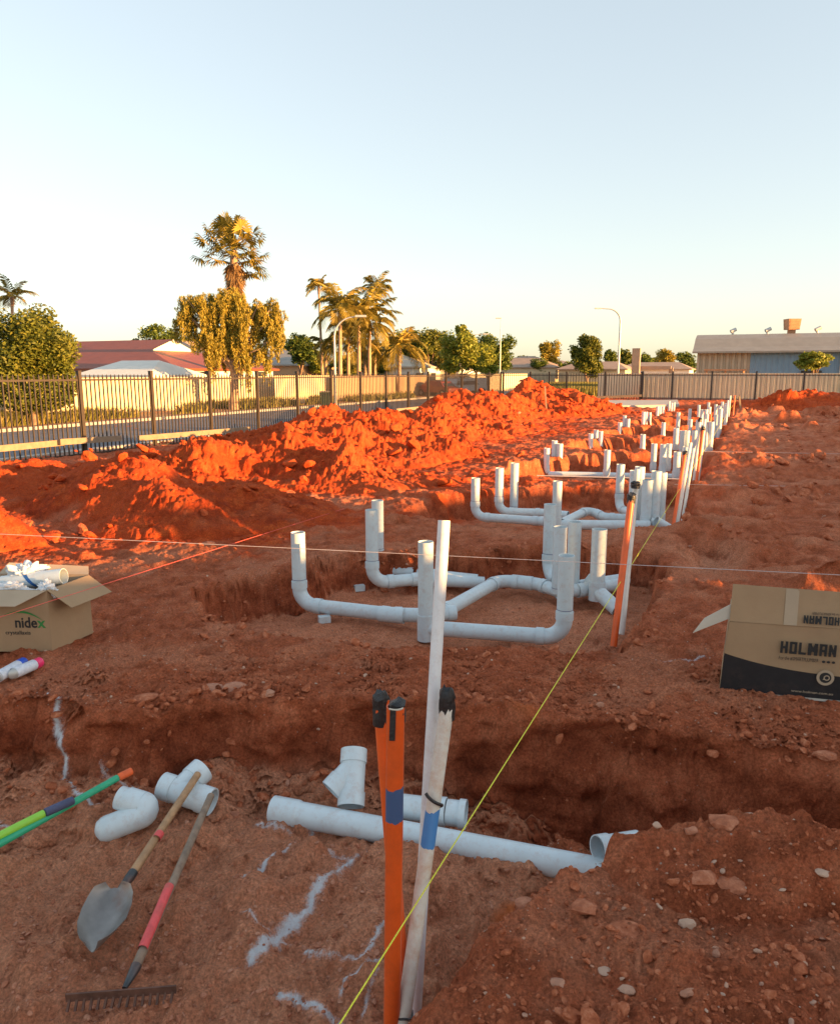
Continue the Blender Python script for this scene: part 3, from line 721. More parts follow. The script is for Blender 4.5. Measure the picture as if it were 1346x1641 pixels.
# distinct stones one can point to
def stone(px, py, wpx, z, tone, label, flat=1.0, seed=0):
    p = gp(px, py, z); d = (p - cam.location).length; s = wpx / F * d / 2 * 1.1
    zz = zat(p.x, p.y); v = SH[seed % 24].copy() * s; v[:, 2] *= flat
    v[:, 2] -= v[:, 2].min(); v += np.array([p.x, p.y, zz - s * .38])
    o = npmesh('rock', v, IF.reshape(-1), 3, M['rock'], dict(tone=np.full(len(v), tone)), False)
    tag(o, label, 'rock', 'larger stones lying on the soil')
for i, a in enumerate([
 (1100, 1490, 24, 0, .95, 'pale cream pebble on the near right bank, below the clod heap', 1),
 (838, 1459, 32, 0, .25, 'flat brown stone at the left edge of the near right bank', .8),
 (933, 1478, 40, 0, .1, 'reddish brown stone on the near right bank beside the flat brown one', .8),
 (1118, 1444, 42, 0, .1, 'wide red stone just in front of the clod heap', .6),
 (1172, 1447, 50, 0, .12, 'long flat red stone to the right of the wide red stone', .45),
 (1311, 1456, 20, 0, .95, 'white chip of stone near the right edge of the picture', .7),
 (968, 1556, 18, 0, .9, 'pale grey stone on the dark lower bank', .7),
 (1003, 1596, 22, 0, .7, 'tan stone near the bottom, right of the conduits', .8),
 (893, 1580, 22, 0, .45, 'small pinkish stone above the bottom edge', .9),
 (1160, 1328, 50, .12, .12, 'large red boulder on top of the clod heap', .8),
 (1010, 1357, 42, .02, .08, 'dark red boulder at the left foot of the clod heap', .8),
 (1160, 1308, 42, .17, .1, 'flat red slab at the back of the clod heap', .4),
 (1212, 1350, 50, .06, .8, 'whitish crusted stone at the right end of the clod heap', .6),
 (1105, 1345, 22, .1, .25, 'small stone in the middle of the clod heap', .8),
 (1052, 1330, 14, .12, .85, 'tiny pale stone on the left side of the clod heap', .8),
 (375, 1298, 18, -.33, .2, 'single clod lying on the sand right of the rake handle tip', .9),
 (1062, 930, 24, 0, .3, 'orange brown stone on the lip of the trench right of the white conduit', 1.1),
 (235, 1116, 36, 0, .05, 'rounded clod on the pit edge under the open carton', .8),
 (335, 1095, 44, 0, .35, 'cracked pale crust slab on the pit edge, left one', .5),
 (378, 1100, 40, 0, .30, 'cracked pale crust slab on the pit edge, right one', .5),
 (335, 875, 30, 0, .1, 'flat slab of soil at the foot of the nearest mound by the pink string', .5),
 (1272, 1205, 30, 0, .1, 'pair member left red stone on the trench edge under the printed carton', .7),
 (1322, 1208, 32, 0, .12, 'flat red stone on the trench edge near the right border', .5),
 (1320, 1402, 40, 0, .1, 'red stone beside the half buried pipe end at the right', .7),
 (332, 958, 46, 0, .12, 'broken slab on the left lip of the nearest pipe trench', .6),
 (372, 972, 60, -.1, .15, 'large tilted slab of soil inside the left end of the nearest pipe trench', .7),
 (418, 962, 40, -.1, .1, 'smaller slab right of the large tilted one in the nearest pipe trench', .7),
 (352, 996, 34, -.05, .1, 'small slab below the large tilted one at the trench lip', .6),
 (1150, 905, 70, -.05, .22, 'large smooth soil slab in the scoop behind the printed carton', .45),
 (1205, 896, 60, 0, .12, 'dark soil slab on the right lip of the scoop behind the printed carton', .5),
 (1003, 1505, 44, 0, .06, 'broad clod on the slope of the lower bank', .6)]):
    stone(*a[:5], a[5].replace('pair member left ', 'left '), a[6], seed=i + 3)

# ------------------------------------------------------------ pipes
PR = .055
def bend_pts(a, c, b, R, n=8):
    """fillet of the corner c between a and b"""
    d1 = (a - c).normalized(); d2 = (b - c).normalized(); ang = d1.angle(d2)
    t = min(R / math.tan(ang / 2), (a - c).length * .48, (b - c).length * .48); R = t * math.tan(ang / 2)
    p1, p2 = c + d1 * t, c + d2 * t
    cen = c + (d1 + d2).normalized() * (R / math.sin(ang / 2)); out = []
    for i in range(n + 1):
        k = i / n; v = (p1 - cen).lerp(p2 - cen, k).normalized() * R; out.append(cen + v)
    return p1, p2, out
def route(root, P, r=PR, mat=None, end_collar=True):
    mat = mat or M['pvc']; P = [Vector(p) for p in P]; cur = P[0]
    for i in range(1, len(P)):
        last = i == len(P) - 1
        if not last:
            p1, p2, arc = bend_pts(P[i - 1], P[i], P[i + 1], .13)
            b = MB(); d1 = (p1 - P[i - 1]).normalized(); d2 = (P[i + 1] - p2).normalized()
            s1, s2 = p1 - d1 * .06, p2 + d2 * .06; ro = r * 1.125
            b.tube([s1, p1 - d1 * .004], ro, 20, thick=.004); b.tube([p1 - d1 * .004] + arc[1:-1] + [p2 + d2 * .004], r * 1.02, 20, thick=.003); b.tube([p2 + d2 * .004, s2], ro, 20, thick=.004)
            b.build('elbow', mat, root, True)
            end = s1 + d1 * .03; nxt = s2 - d2 * .03
        else: end = P[i]; nxt = None
        d = end - cur; vert = abs(d.normalized().z) > .8
        b = MB(); b.tube([cur, cur + d * .5, end], r, 20, thick=.0035)
        o = b.build('riser' if vert else 'pipe', mat, root, True)
        L = d.length
        if vert and L > .25:
            kk = cur if cur.z < end.z else end
            rb = MB(); q = kk + Vector((0, 0, 1)) * .045; rb.tube([q, q + Vector((0, 0, .0035))], r * 1.035, 20, closed=False); rb.build('glue_line', M['ink'], o)
        cur = nxt
def top_at(p, py):
    r = ray(673, py); return ZC + p.y * (r.z / r.y)
def riser_pts(px, py, pt, z=-.2):
    p = gp(px, py, z); return [Vector((p.x, p.y, top_at(p, pt))), p]
def wye(root, o, d, up, L=.17, B=.13, r=PR, mat=None, name='junction'):
    """Y fitting: main tube through o along d, branch leaning towards up"""
    mat = mat or M['pvc_pale']; o, d, up = Vector(o), Vector(d).normalized(), Vector(up).normalized(); b = MB(); ro = r * 1.1
    b.tube([o - d * L, o - d * (L - .06)], ro, 24, thick=.006); b.tube([o - d * (L - .06), o + d * (L - .06)], r * 1.02, 24, thick=.004); b.tube([o + d * (L - .06), o + d * L], ro, 24, thick=.006)
    q = (d * .7 + up * .75).normalized(); st = o - d * .04
    b.tube([st, st + q * (B + .02)], r * 1.02, 24, thick=.004); b.tube([st + q * (B + .02), st + q * (B + .085)], ro, 24, thick=.006)
    return b.build(name, mat, root, True)
zP = -.20
def asm(k, label):
    p = gp(690, 990, -.3) + Vector((STEP[0] * k, STEP[1] * k, 0))
    return empty('pipe_assembly', p, label, 'drain pipes', 'grey drain pipe assemblies standing in the trenches')
A0 = asm(0, 'nearest grey drain pipe assembly, in the trench between the two cardboard cartons')
t, b0 = riser_pts(481, 968, 853, zP); m1 = gp(628, 985, zP); m2 = gp(676, 986, zP)
route(A0, [t, b0, m1, m2])
def collar(root, a, b, r=PR * 1.1, mat=None):
    c = MB(); c.tube([a, b], r, 20, thick=.005); c.build('collar', mat or M['pvc'], root, True)
collar(A0, gp(608, 983.5, zP), gp(648, 987, zP))
t, b0 = riser_pts(682, 1006, 868, zP); route(A0, [t, b0 + Vector((0, 0, -.06))]); collar(A0, b0 + Vector((0, 0, -.09)), b0 + Vector((0, 0, .10)))
t3, b3 = riser_pts(903, 1022, 890, zP); route(A0, [t3, b3, b0])
dg = [gp(690, 992, zP), gp(800, 930, zP), gp(862, 936, zP), gp(908, 952, zP)]
route(A0, dg); wye(A0, gp(706, 982, zP), (gp(800, 930, zP) - gp(690, 992, zP)), V, .13, .05, mat=M['pvc'])
collar(A0, gp(800, 929, zP) + V * .12, gp(800, 929, zP) + V * .25)
t, b4 = riser_pts(597, 934, 817, zP); route(A0, [t, b4, gp(672, 928, zP), gp(775, 934, zP - .05)])
t, b5 = riser_pts(606, 913, 802, zP); route(A0, [t, b5, gp(690, 922, zP), gp(765, 930, zP - .03)])
t, b6 = riser_pts(878, 922, 808, zP); J = gp(935, 946, zP); route(A0, [t, b6, gp(912, 944, zP)])
t, b7 = riser_pts(894, 950, 844, zP); route(A0, [t, b7]); 
t, b8 = riser_pts(917, 942, 836, zP); route(A0, [t, b8])
t, b9 = riser_pts(956, 950, 848, zP); route(A0, [t, b9 + Vector((0, 0, -.02))], r=.062); collar(A0, b9 + Vector((0, 0, -.06)), b9 + Vector((0, 0, .1)), .068)
main_a, main_b = gp(893, 950, zP), gp(1000, 936, zP)
route(A0, [main_a, main_b]); route(A0, [gp(925, 940, zP), gp(1003, 928, zP)])
wye(A0, gp(945, 944, zP), main_b - main_a, Vector((0, 0, 1)), .13, .04, mat=M['pvc'])
route(A0, [b9 + Vector((0, 0, .02)), gp(990, 978, zP - .08)], r=.06)
for px, py in ((520, 992), (576, 942)):                    # bedding blocks under the runs
    p = gp(px, py, -.27); c = MB(); c.box(p, (.09, .06, .05), .3); c.build('bedding_block', M['pvc'], A0)

A1 = asm(1, 'second grey drain pipe assembly, in the trench just beyond the nearest one')
t, b0 = riser_pts(761, 828, 766, zP); route(A1, [t, b0, gp(863, 835, zP), gp(893, 838, zP)])
t, b0 = riser_pts(799, 820, 750, zP); route(A1, [t, b0, gp(868, 822, zP), gp(910, 826, zP)])
t, b0 = riser_pts(823, 816, 742, zP); route(A1, [t, b0])
t, bm_ = riser_pts(891, 842, 771, zP); route(A1, [t, bm_]); collar(A1, bm_ + Vector((0, 0, -.02)), bm_ + Vector((0, 0, .1)))
route(A1, [gp(893, 841, zP), gp(1040, 842, zP)], r=.06)
route(A1, [gp(900, 838, zP), gp(943, 817, zP + .04), gp(968, 829, zP), gp(1010, 831, zP)])
t, b0 = riser_pts(991, 814, 744, zP); route(A1, [t, b0, gp(1016, 826, zP)])
for px, py, pt, rr in ((1012, 834, 754, .055), (1021, 828, 748, .062), (1034, 838, 769, .066), (1047, 838, 755, .06), (1057, 834, 757, .055)):
    t, b0 = riser_pts(px, py, pt, zP); route(A1, [t, b0 + Vector((0, 0, -.05))], r=rr)
    collar(A1, b0 + Vector((0, 0, -.04)), b0 + Vector((0, 0, .09)), rr * 1.12)
route(A1, [gp(1050, 835, zP + .06), gp(1072, 848, zP - .04)], r=.062); route(A1, [gp(1040, 835, zP + .03), gp(1062, 846, zP - .05)], r=.06)
# modules further away: risers at photo columns, standing at the module's own distance
def far_module(k, label, rs):
    A = asm(k, label); Y0 = 5.97 + 3.9 * k
    for px, pt, dy, rr in rs:
        Y = Y0 + dy; r = ray(px, 660); X = r.x / r.y * Y
        top = ZC + Y * (ray(673, pt).z / ray(673, pt).y)
        b = Vector((X, Y, -.2)); route(A, [Vector((X, Y, top)), b + Vector((0, 0, -.04))], r=rr)
        collar(A, b, b + Vector((0, 0, .1)), rr * 1.12)
    xs = sorted((ray(q[0], 660).x / ray(q[0], 660).y * (Y0 + q[2]), Y0 + q[2]) for q in rs)
    a, c = xs[0], xs[-1]
    zz = -.25 if k == 2 else -.34; Pm = Vector((a[0], Y0, zz)); Q = Vector((c[0], c[1] - .2, zz)); route(A, [Pm, Q])
    return A
far_module(2, 'third grey drain pipe assembly along the row of pegs', [(878, 718, 0, .055), (890, 706, .45, .055), (899, 711, .35, .055), (976, 721, -.5, .058), (1051, 711, .3, .055), (1066, 712, -.1, .06), (1075, 711, .4, .052), (1089, 724, -.7, .062), (1102, 716, -.2, .055)])
far_module(3, 'fourth grey drain pipe assembly along the row of pegs', [(948, 695, 0, .055), (956, 689, .5, .055), (964, 691, .3, .055), (1032, 696, -.5, .06), (1085, 686, .4, .065), (1095, 690, 0, .06), (1103, 690, .1, .062), (1115, 690, -.4, .06), (1141, 676, -.7, .062), (1135, 676, -.3, .06)])
far_module(4, 'fifth grey drain pipe assembly along the row of pegs', [(994, 677, 0, .06), (1001, 666, .5, .055), (1007, 671, .4, .055), (1064, 677, -.5, .06), (1087, 661, .6, .055), (1107, 672, 0, .055), (1119, 673, -.2, .06), (1148, 664, -.4, .065), (1154, 655, -.6, .06)])
far_module(5, 'sixth grey drain pipe assembly along the row of pegs', [(1031, 660, 0, .06), (1035, 660, .3, .055), (1041, 661, .4, .055), (1105, 655, 0, .055), (1124, 656, -.4, .06), (1131, 656, 0, .06), (1136, 652, .3, .055), (1163, 646, -.5, .06)])
far_module(6, 'seventh grey drain pipe assembly along the row of pegs', [(1053, 651, 0, .06), (1057, 651, .3, .055), (1062, 651, .4, .055), (1119, 649, 0, .055), (1146, 648, -.4, .06), (1152, 650, 0, .06), (1160, 648, .3, .055)])
far_module(7, 'farthest grey drain pipe assembly, before the concrete slab', [(1071, 643, 0, .05), (1075, 646, .3, .05), (1079, 645, .4, .05), (1134, 645, 0, .055), (1156, 644, -.4, .06), (1166, 641, .2, .055)])

# foreground pipe and loose fittings
a, c = gp(438, 1297, -.325), gp(965, 1398, -.335)
r0 = empty('laid_pipe', a, 'long pale drain pipe half buried along the sand pit', 'pipe')
d = (c - a).normalized(); p = MB(); p.tube([a + d * .1, a.lerp(c, .5), c], PR, 28, thick=.004); p.build('pipe', M['pvc_pale'], r0, True)
p = MB(); p.tube([a, a + d * .12], PR * 1.09, 28, thick=.005); p.tube([a + d * .12, a + d * .135], [PR * 1.09, PR * 1.0], 28, thick=.002); p.build('socket', M['pvc_pale'], r0, True)
def fitting(name, loc, label, cat='pipe fitting'):
    return empty(name, loc, label, cat, 'loose pale grey pipe fittings')
# Y lying left of the tools
o = gp(300, 1272, -.25); r1 = fitting('pipe_wye', o, 'grey Y fitting lying under the two wooden handle ends'); dd = (gp(340, 1288, -.28) - gp(262, 1262, -.24)); wye(r1, o, dd, (gp(285, 1235, -.2) - o), .125, .055)
# bend
o = gp(205, 1312, -.28); r2 = fitting('pipe_bend', o, 'grey bend fitting lying on the sand left of the shovel handle')
p1, p2, arc = gp(178, 1335, -.30), gp(240, 1312, -.27), None
q3 = gp(214, 1280, -.24); b = MB(); e1 = gp(172, 1328, -.31); e2 = gp(236, 1303, -.26); e3 = gp(205, 1282, -.22)
_, _, arc = bend_pts(e1, e2 + (e2 - e1) * .25, e3, .07, 10); b.tube([e1] + arc, .055, 28, thick=.005); b.tube([arc[-1], e3], .055, 28, thick=.005); b.tube([e3, e3 + (e3 - arc[-1]).normalized() * .04], .050, 28, thick=.005)
b.add([], []); b.build('elbow', M['pvc_pale'], r2, True)
b = MB(); n_ = (arc[0] - e1).normalized(); b.tube([e1 - n_ * .045, e1 - n_ * .03, e1 - n_ * .01, e1 + n_ * .01], [.02, .044, .053, .0555], 28); b.build('end_cap', M['pvc_pale'], r2, True)
# Y in the middle
o = gp(565, 1250, -.24); r3 = fitting('pipe_wye', o, 'pale grey Y fitting standing against the laid pipe, left of the orange conduits')
o = gp(566, 1252, -.22) ; up_ = gp(567, 1206, -.12) - gp(562, 1292, -.29); wye(r3, gp(565, 1246, -.20), -up_, gp(515, 1262, -.24) - o, .125, .05)
# tee behind the conduits
o = gp(690, 1298, -.33); r4 = fitting('pipe_tee', o, 'grey fitting with cut open end behind the orange and white conduits'); b = MB(); d = (gp(722, 1302, -.33) - gp(650, 1293, -.33)).normalized()
s = gp(640, 1292, -.30); b.tube([s, s + d * .16], PR, 28, thick=.004); b.tube([s + d * .16, s + d * .17, s + d * .21], [PR, PR * 1.12, PR * 1.15], 28, thick=.005); b.build('pipe', M['pvc_pale'], r4, True)
b = MB(); b.tube([s + d * .215, s + d * .27], PR * 1.02, 28, thick=.004); b.tube([s + d * .27, s + d * .30], PR * 1.15, 28, thick=.005); b.build('socket', M['pvc_pale'], r4, True)
# sockets sticking out by the heap
o = gp(968, 1352, -.2); r5 = fitting('pipe_socket', o, 'grey pipe socket sticking out of the clod heap at the end of the laid pipe'); b = MB(); s = gp(957, 1360, -.235); e = gp(1005, 1352, -.25); d = (e - s).normalized()
b.tube([s, s + d * .05], .052, 24, thick=.005); b.tube([s + d * .05, e + d * .05], .046, 24, thick=.004); b.build('socket', M['pvc'], r5, True)
o = gp(1282, 1392, -.08); r6 = fitting('buried_pipe', o, 'pipe end half buried in the bank at the right'); b = MB(); s = gp(1262, 1385, -.02); e = gp(1318, 1418, -.08); b.tube([s, (s + e) / 2, e], .05, 24, thick=.004); b.build('pipe', M['pvc_pale'], r6, True)

# ------------------------------------------------------------ conduits in the foreground
def crumple(root, c, r, h, seed, name='tape_cap', mat=None):
    rr = np.random.default_rng(seed); b = MB(); n = 14; m = 7; vs = []
    for i in range(m):
        for j in range(n):
            a = 2 * math.pi * j / n; k = r * (1.08 if i < m - 1 else .6) * (1 + rr.uniform(-.16, .2) * (i > 1)); vs.append((c[0] + k * math.cos(a), c[1] + k * math.sin(a), c[2] + h * i / (m - 1) + rr.uniform(-.1, .1) * h * (i > 1)))
    fs = [(i * n + j, i * n + (j + 1) % n, (i + 1) * n + (j + 1) % n, (i + 1) * n + j) for i in range(m - 1) for j in range(n)] + [tuple((m - 1) * n + j for j in range(n))]
    b.add(vs, fs); return b.build(name, mat or M['tape'], root, True)
def pole(name, a, b, r, mat, label, cat, group=None, thick=.003, n=20, cap=True, part='tube', zoff=0):
    root = empty(name, a, label, cat, group); m = MB(); m.tube([a, a.lerp(b, .5), b], r, n, thick=thick); m.build(part, mat, root, True)
    if cap: crumple(root, b - Vector((0, 0, .03)), r * 1.05, .065, len(label) * 7)
    return root
CG = 'conduits standing in a bundle in the sand pit'
h_top = lambda px, py, Y: hp(px, py, Y)
a, b_ = hp(628, 1668, 1.86), hp(634, 1132, 1.87)
oz = lambda py, Y: hp(630, py, Y).z
band1 = band_mat('orange_banded', (.74, .105, .016), [(oz(1312, 1.87) - a.z, oz(1262, 1.87) - a.z, (.0, .11, .26))], .38, stain=(.35, .08, .03), stain_amt=.25)
r_ = pole('orange_conduit', a, b_, .0245, band1, 'nearer orange conduit with a blue paint patch and notched top', 'conduit', CG, cap=False)
crumple(r_, b_ + Vector((.004, .006, -.045)), .021, .06, 5)
bt = MB(); bt.bar(b_ + Vector((-.006, -.024, .0)), b_ + Vector((-.009, -.0255, -.085)), .016, .004); bt.build('torn_notch', M['tape'], r_)
bt = MB(); bt.tube([b_ + Vector((math.cos(t) * .0235, math.sin(t) * .0235, .001)) for t in np.linspace(-2.3, -.6, 9)], .0028, 6); bt.build('lip', M['card_pale'], r_)
a2, b2 = hp(652, 1668, 1.93), hp(611, 1134, 1.97)
r_ = pole('orange_conduit', a2, b2, .0215, M['orange'], 'farther orange conduit leaning left behind the blue patched one', 'conduit', CG, cap=False)
crumple(r_, b2 - Vector((0, 0, .05)), .0225, .095, 9)
bt = MB(); bt.bar(b2 + Vector((.012, -.014, -.10)), b2 + Vector((.014, -.012, .028)), .02, .006); bt.build('cut_lip', M['orange'], r_)
a3, b3 = hp(641, 1672, 1.84), hp(716, 1135, 2.12)
z0 = hp(684, 1362, 1.98).z - a3.z; z1 = hp(690, 1303, 2.01).z - a3.z
band3 = band_mat('painted_conduit', (.70, .67, .60), [(z0, z1, (.01, .20, .55))], .45, stain=(.55, .27, .12), stain_amt=.55)
r_ = pole('white_conduit', a3, b3, .0215, band3, 'stained white conduit with a black taped top and a blue paint patch', 'conduit', CG, cap=False)
crumple(r_, b3 + Vector((0, 0, -.035)), .0225, .10, 12)
q = a3.lerp(b3, .70); bt = MB(); bt.tube([q + Vector((math.cos(t) * .026, math.sin(t) * .026, -.018 * t)) for t in np.linspace(-2.6, 1.2, 12)], .0055, 6); bt.build('tape_wrap', M['tape'], r_, True)
q = a3.lerp(b3, .085); bt = MB(); bt.tube([q + Vector((math.cos(t) * .0235, math.sin(t) * .0235, 0.004 * math.sin(3 * t))) for t in np.linspace(0, 6.28, 20)], .0035, 6); bt.build('ring_mark', M['steel_dk'], r_, True)
a4, b4 = hp(663, 1664, 1.98), hp(711.5, 834, 2.30)
r_ = pole('pvc_pole', a4, b4, .0195, M['pvc_white'], 'tall plain white PVC pipe standing above the bundle of conduits', 'pipe', None, cap=False)
c_ = MB(); dd = (b4 - a4).normalized(); c_.tube([a4 + dd * .02, a4 + dd * .085], .0225, 20, thick=.003); c_.build('collar', M['pvc_white'], r_, True)

# pegs and conduits along the string line
PG = 'conduits standing along the string line'
def peg(px0, py0, px1, py1, Y, Y1, r, mat, label, cap=False, nm='conduit'):
    a, b = hp(px0, py0, Y), hp(px1, py1, Y1); a = a - (b - a).normalized() * .12
    root = empty(nm, a, label, 'conduit', PG); m = MB(); m.tube([a, a.lerp(b, .5), b], r, 12, thick=.003); m.build('tube', mat, root, True)
    if cap: crumple(root, b + Vector((0, 0, -.03)), r * 1.2, .075, int(px0))
    return root
peg(986, 1008, 1011, 800, 4.95, 5.25, .0235, M['orange'], 'orange conduit with black taped top right of the nearest pipe assembly', True, 'orange_conduit')
pr = peg(998, 990, 1021, 753, 5.1, 5.5, .022, M['white_cond'], 'white conduit right behind the nearest orange peg conduit', False, 'white_conduit')
c_ = MB(); q = hp(1018, 778, 5.4); c_.add([], []); crumple(pr, q + Vector((0, 0, -.02)), .03, .05, 3, 'tape_lump')
peg(1077, 850, 1097, 728, 8.8, 9.3, .022, M['orange'], 'orange conduit with black top at the right end of the second pipe assembly', True, 'orange_conduit')
peg(1085, 838, 1106, 710, 9.0, 9.5, .022, M['white_cond'], 'white conduit beside the orange one at the second pipe assembly', False, 'white_conduit')
peg(1094, 830, 1111, 719, 9.3, 9.7, .020, M['white_cond'], 'second white conduit behind the pair at the second pipe assembly', False, 'white_conduit')
for i, (x0, y0, x1, y1, Y, m_, lb) in enumerate([
 (1112, 765, 1121, 674, 12.6, 'white_cond', 'white conduit with dark ring at the third pipe assembly'),
 (1116, 768, 1126, 688, 12.5, 'orange', 'orange conduit at the third pipe assembly'),
 (1120, 760, 1129, 672, 13.2, 'white_cond', 'thin white conduit behind the orange one at the third pipe assembly'),
 (1130, 733, 1133, 664, 16.8, 'white_cond', 'white conduit at the fourth pipe assembly'),
 (1133, 728, 1138, 664, 17.0, 'orange', 'orange conduit at the fourth pipe assembly'),
 (1152, 698, 1156, 655, 21.4, 'white_cond', 'white conduit at the fifth pipe assembly'),
 (1162, 685, 1166, 642, 24.5, 'white_cond', 'white conduit at the sixth pipe assembly'),
 (1167, 668, 1170, 634, 29.0, 'white_cond', 'white conduit next to last in the string line'),
 (1173, 672, 1177, 634, 28.5, 'orange', 'orange lit conduit near the far end of the string line')]):
    peg(x0, y0, x1, y1, Y, Y + .3, .03 if Y > 16 else .024, M[m_], lb, i in (0, 1), 'orange_conduit' if m_ == 'orange' else 'white_conduit')
a, b_ = hp(1187, 658, 32), hp(1184, 635, 32); s = MB(); s.bar(a - Vector((0, 0, .1)), b_, .07, .04); tag(s.build('stake', M['timber']), 'single pale timber stake standing right of the last conduits', 'stake', 'timber stakes')
a, b_ = hp(876, 645, 27.5), hp(873, 619, 27.5); s = MB(); s.bar(a - Vector((0, 0, .3)), b_, .05, .03); tag(s.build('stake', M['timber']), 'thin pale stake standing on the far end of the spoil row', 'stake', 'timber stakes')

# string lines
def string(a, b, r, mat, label, sag=.0):
    n = 24; P = [a.lerp(b, i / n) - Vector((0, 0, 4 * sag * (i / n) * (1 - i / n))) for i in range(n + 1)]
    m = MB(); m.tube(P, r, 6); tag(m.build('string_line', mat, None, True), label, 'string', 'builders string lines')
string(gp(530, 1664, .14), hp(1181, 638, 36), .0021, M['str_y'], 'yellow green string line running from the foreground conduits to the far pegs')
string(hp(-60, 1008, 3.35), gp(552, 815, .02), .0018, M['str_p'], 'pink string line crossing in front of the open carton')
string(hp(-200, 846, 5.6), hp(1420, 925, 4.05), .0019, M['str_w'], 'white string line stretched across in front of the nearest pipe assembly')
string(gp(1080, 776, .06), gp(1500, 783, .06), .0022, M['str_w'], 'pale string line across the graded ground at the third trench')
string(gp(1100, 723, .1), gp(1500, 730, .1), .0028, M['str_w'], 'pale string line across the graded ground at the fourth trench')
string(gp(860, 762, .12), gp(1100, 768, .12), .006, M['str_w'], 'pale string line over the third pipe assembly')

# ------------------------------------------------------------ hand tools
def rod(root, a, b, r, mat, name, n=14, taper=1.0):
    m = MB(); m.tube([a - (b - a).normalized() * .0, a + (b - a).normalized() * .004, a.lerp(b, .5), b - (b - a).normalized() * .004, b], [r * .7, r, r * (1 + taper) / 2, r * taper, r * taper * .7], n); return m.build(name, mat, root, True)
top, sock, neck, tip = gp(318, 1240, -.17), gp(210, 1404, -.25), gp(184, 1441, -.26), gp(148, 1536, -.27)
sh = empty('shovel', sock, 'long handled round mouth shovel lying on the sand, blade towards the bottom left', 'shovel', 'garden tools on the sand')
hd = rod(sh, sock, top, .0165, M['wood'], 'handle', taper=.95)
a_, b_ = gp(257, 1335, -.215), gp(251, 1344, -.219); m = MB(); m.tube([a_, b_], .0172, 14, closed=False); m.build('paint_band', M['pink'], hd, True)
m = MB(); m.tube([neck, neck.lerp(sock, .5), sock, sock + (top - sock).normalized() * .02], [.012, .016, .0185, .018], 14); m.build('socket', M['steel_dk'], sh, True)
# blade: curved sheet
ax = (tip - neck); L = ax.length; ax.normalize(); sd = Vector((ax.y, -ax.x, 0)).normalized() * -1; upv = sd.cross(ax)
if upv.z < 0: upv = -upv
prof = [(0, .028), (.06, .062), (.16, .076), (.35, .083), (.58, .080), (.78, .062), (.90, .046), (.97, .030), (1.0, .020)]
vs = []; nn = 11
for lay in (0, 1):
    for t_, w in prof:
        for j in range(nn):
            u = -1 + 2 * j / (nn - 1); zz = .040 * u * u - .018 * math.sin(t_ * 3.0) - (.0 if t_ > .1 else -.01) + .012 * math.exp(-(u * 3) ** 2) * (1 - t_) ** 2 - lay * .003
            vs.append(neck + ax * (t_ * L - .01 + .0) + sd * u * w + upv * (zz + .018))
fs = []; m_ = len(prof)
for lay in (0, 1):
    for i in range(m_ - 1):
        for j in range(nn - 1):
            q = (i * nn + j, i * nn + j + 1, (i + 1) * nn + j + 1, (i + 1) * nn + j); fs.append(tuple(x + lay * m_ * nn for x in (q if lay == 0 else q[::-1])))
ed = [j for j in range(nn)] + [i * nn + nn - 1 for i in range(1, m_)] + [(m_ - 1) * nn + j for j in range(nn - 2, -1, -1)] + [i * nn for i in range(m_ - 2, 0, -1)]
for i in range(len(ed)):
    p_, q_ = ed[i], ed[(i + 1) % len(ed)]; fs.append((p_, p_ + m_ * nn, q_ + m_ * nn, q_))
m = MB(); m.add(vs, fs); m.build('blade', M['steel'], sh, True)
top, sock, hd0 = gp(339, 1274, -.17), gp(217, 1552, -.26), gp(200, 1584, -.27)
rk = empty('rake', hd0, 'old steel garden rake with pink painted handle lying right of the shovel', 'rake', 'garden tools on the sand')
pa, pb = gp(272, 1420, -.215), gp(229, 1521, -.247)
hd = rod(rk, sock, top, .0155, M['wood_grey'], 'handle', taper=.95)
m = MB(); m.tube([pb, pa], .0165, 14, closed=False); m.build('paint_band', M['pink'], hd, True)
m = MB(); m.tube([hd0, sock, sock + (top - sock).normalized() * .01], [.008, .017, .0175], 14); m.build('socket', M['steel_dk'], rk, True)
hl, hr = gp(106, 1599, -.262), gp(283, 1585, -.262); d = (hr - hl).normalized(); m = MB(); m.bar(hl, hr, .006, .026)
m.build('head', M['rust'], rk); m = MB()
for i in range(15):
    p = hl.lerp(hr, (i + .5) / 15) - Vector((0, 0, .008)); m.bar(p, p + Vector((.002 * math.sin(i * 7), -.022, -.022)), .007, .007)
m.build('teeth', M['rust'], rk)
# long plastic handled poles at the left
a, b_, c_ = gp(-130, 1425, -.17), gp(190, 1246, -.14), gp(213, 1235, -.13)
g1 = empty('tool_handle', gp(60, 1318, -.22), 'green plastic tool handle with an orange end, reaching out of the left border', 'tool handle', 'plastic tool handles at the left')
rod(g1, a, b_, .0150, M['green'], 'shaft'); rod(g1, b_, c_, .0165, M['orange2'], 'end_grip')
a, b_, c_ = gp(-130, 1405, -.15), gp(72, 1303, -.13), gp(119, 1282, -.125)
g2 = empty('tool_handle', gp(30, 1322, -.2), 'lime plastic tool handle with a navy grip, on top of the green one', 'tool handle', 'plastic tool handles at the left')
rod(g2, a, b_, .0160, M['lime'], 'shaft'); rod(g2, b_, c_, .0175, M['navy'], 'grip')
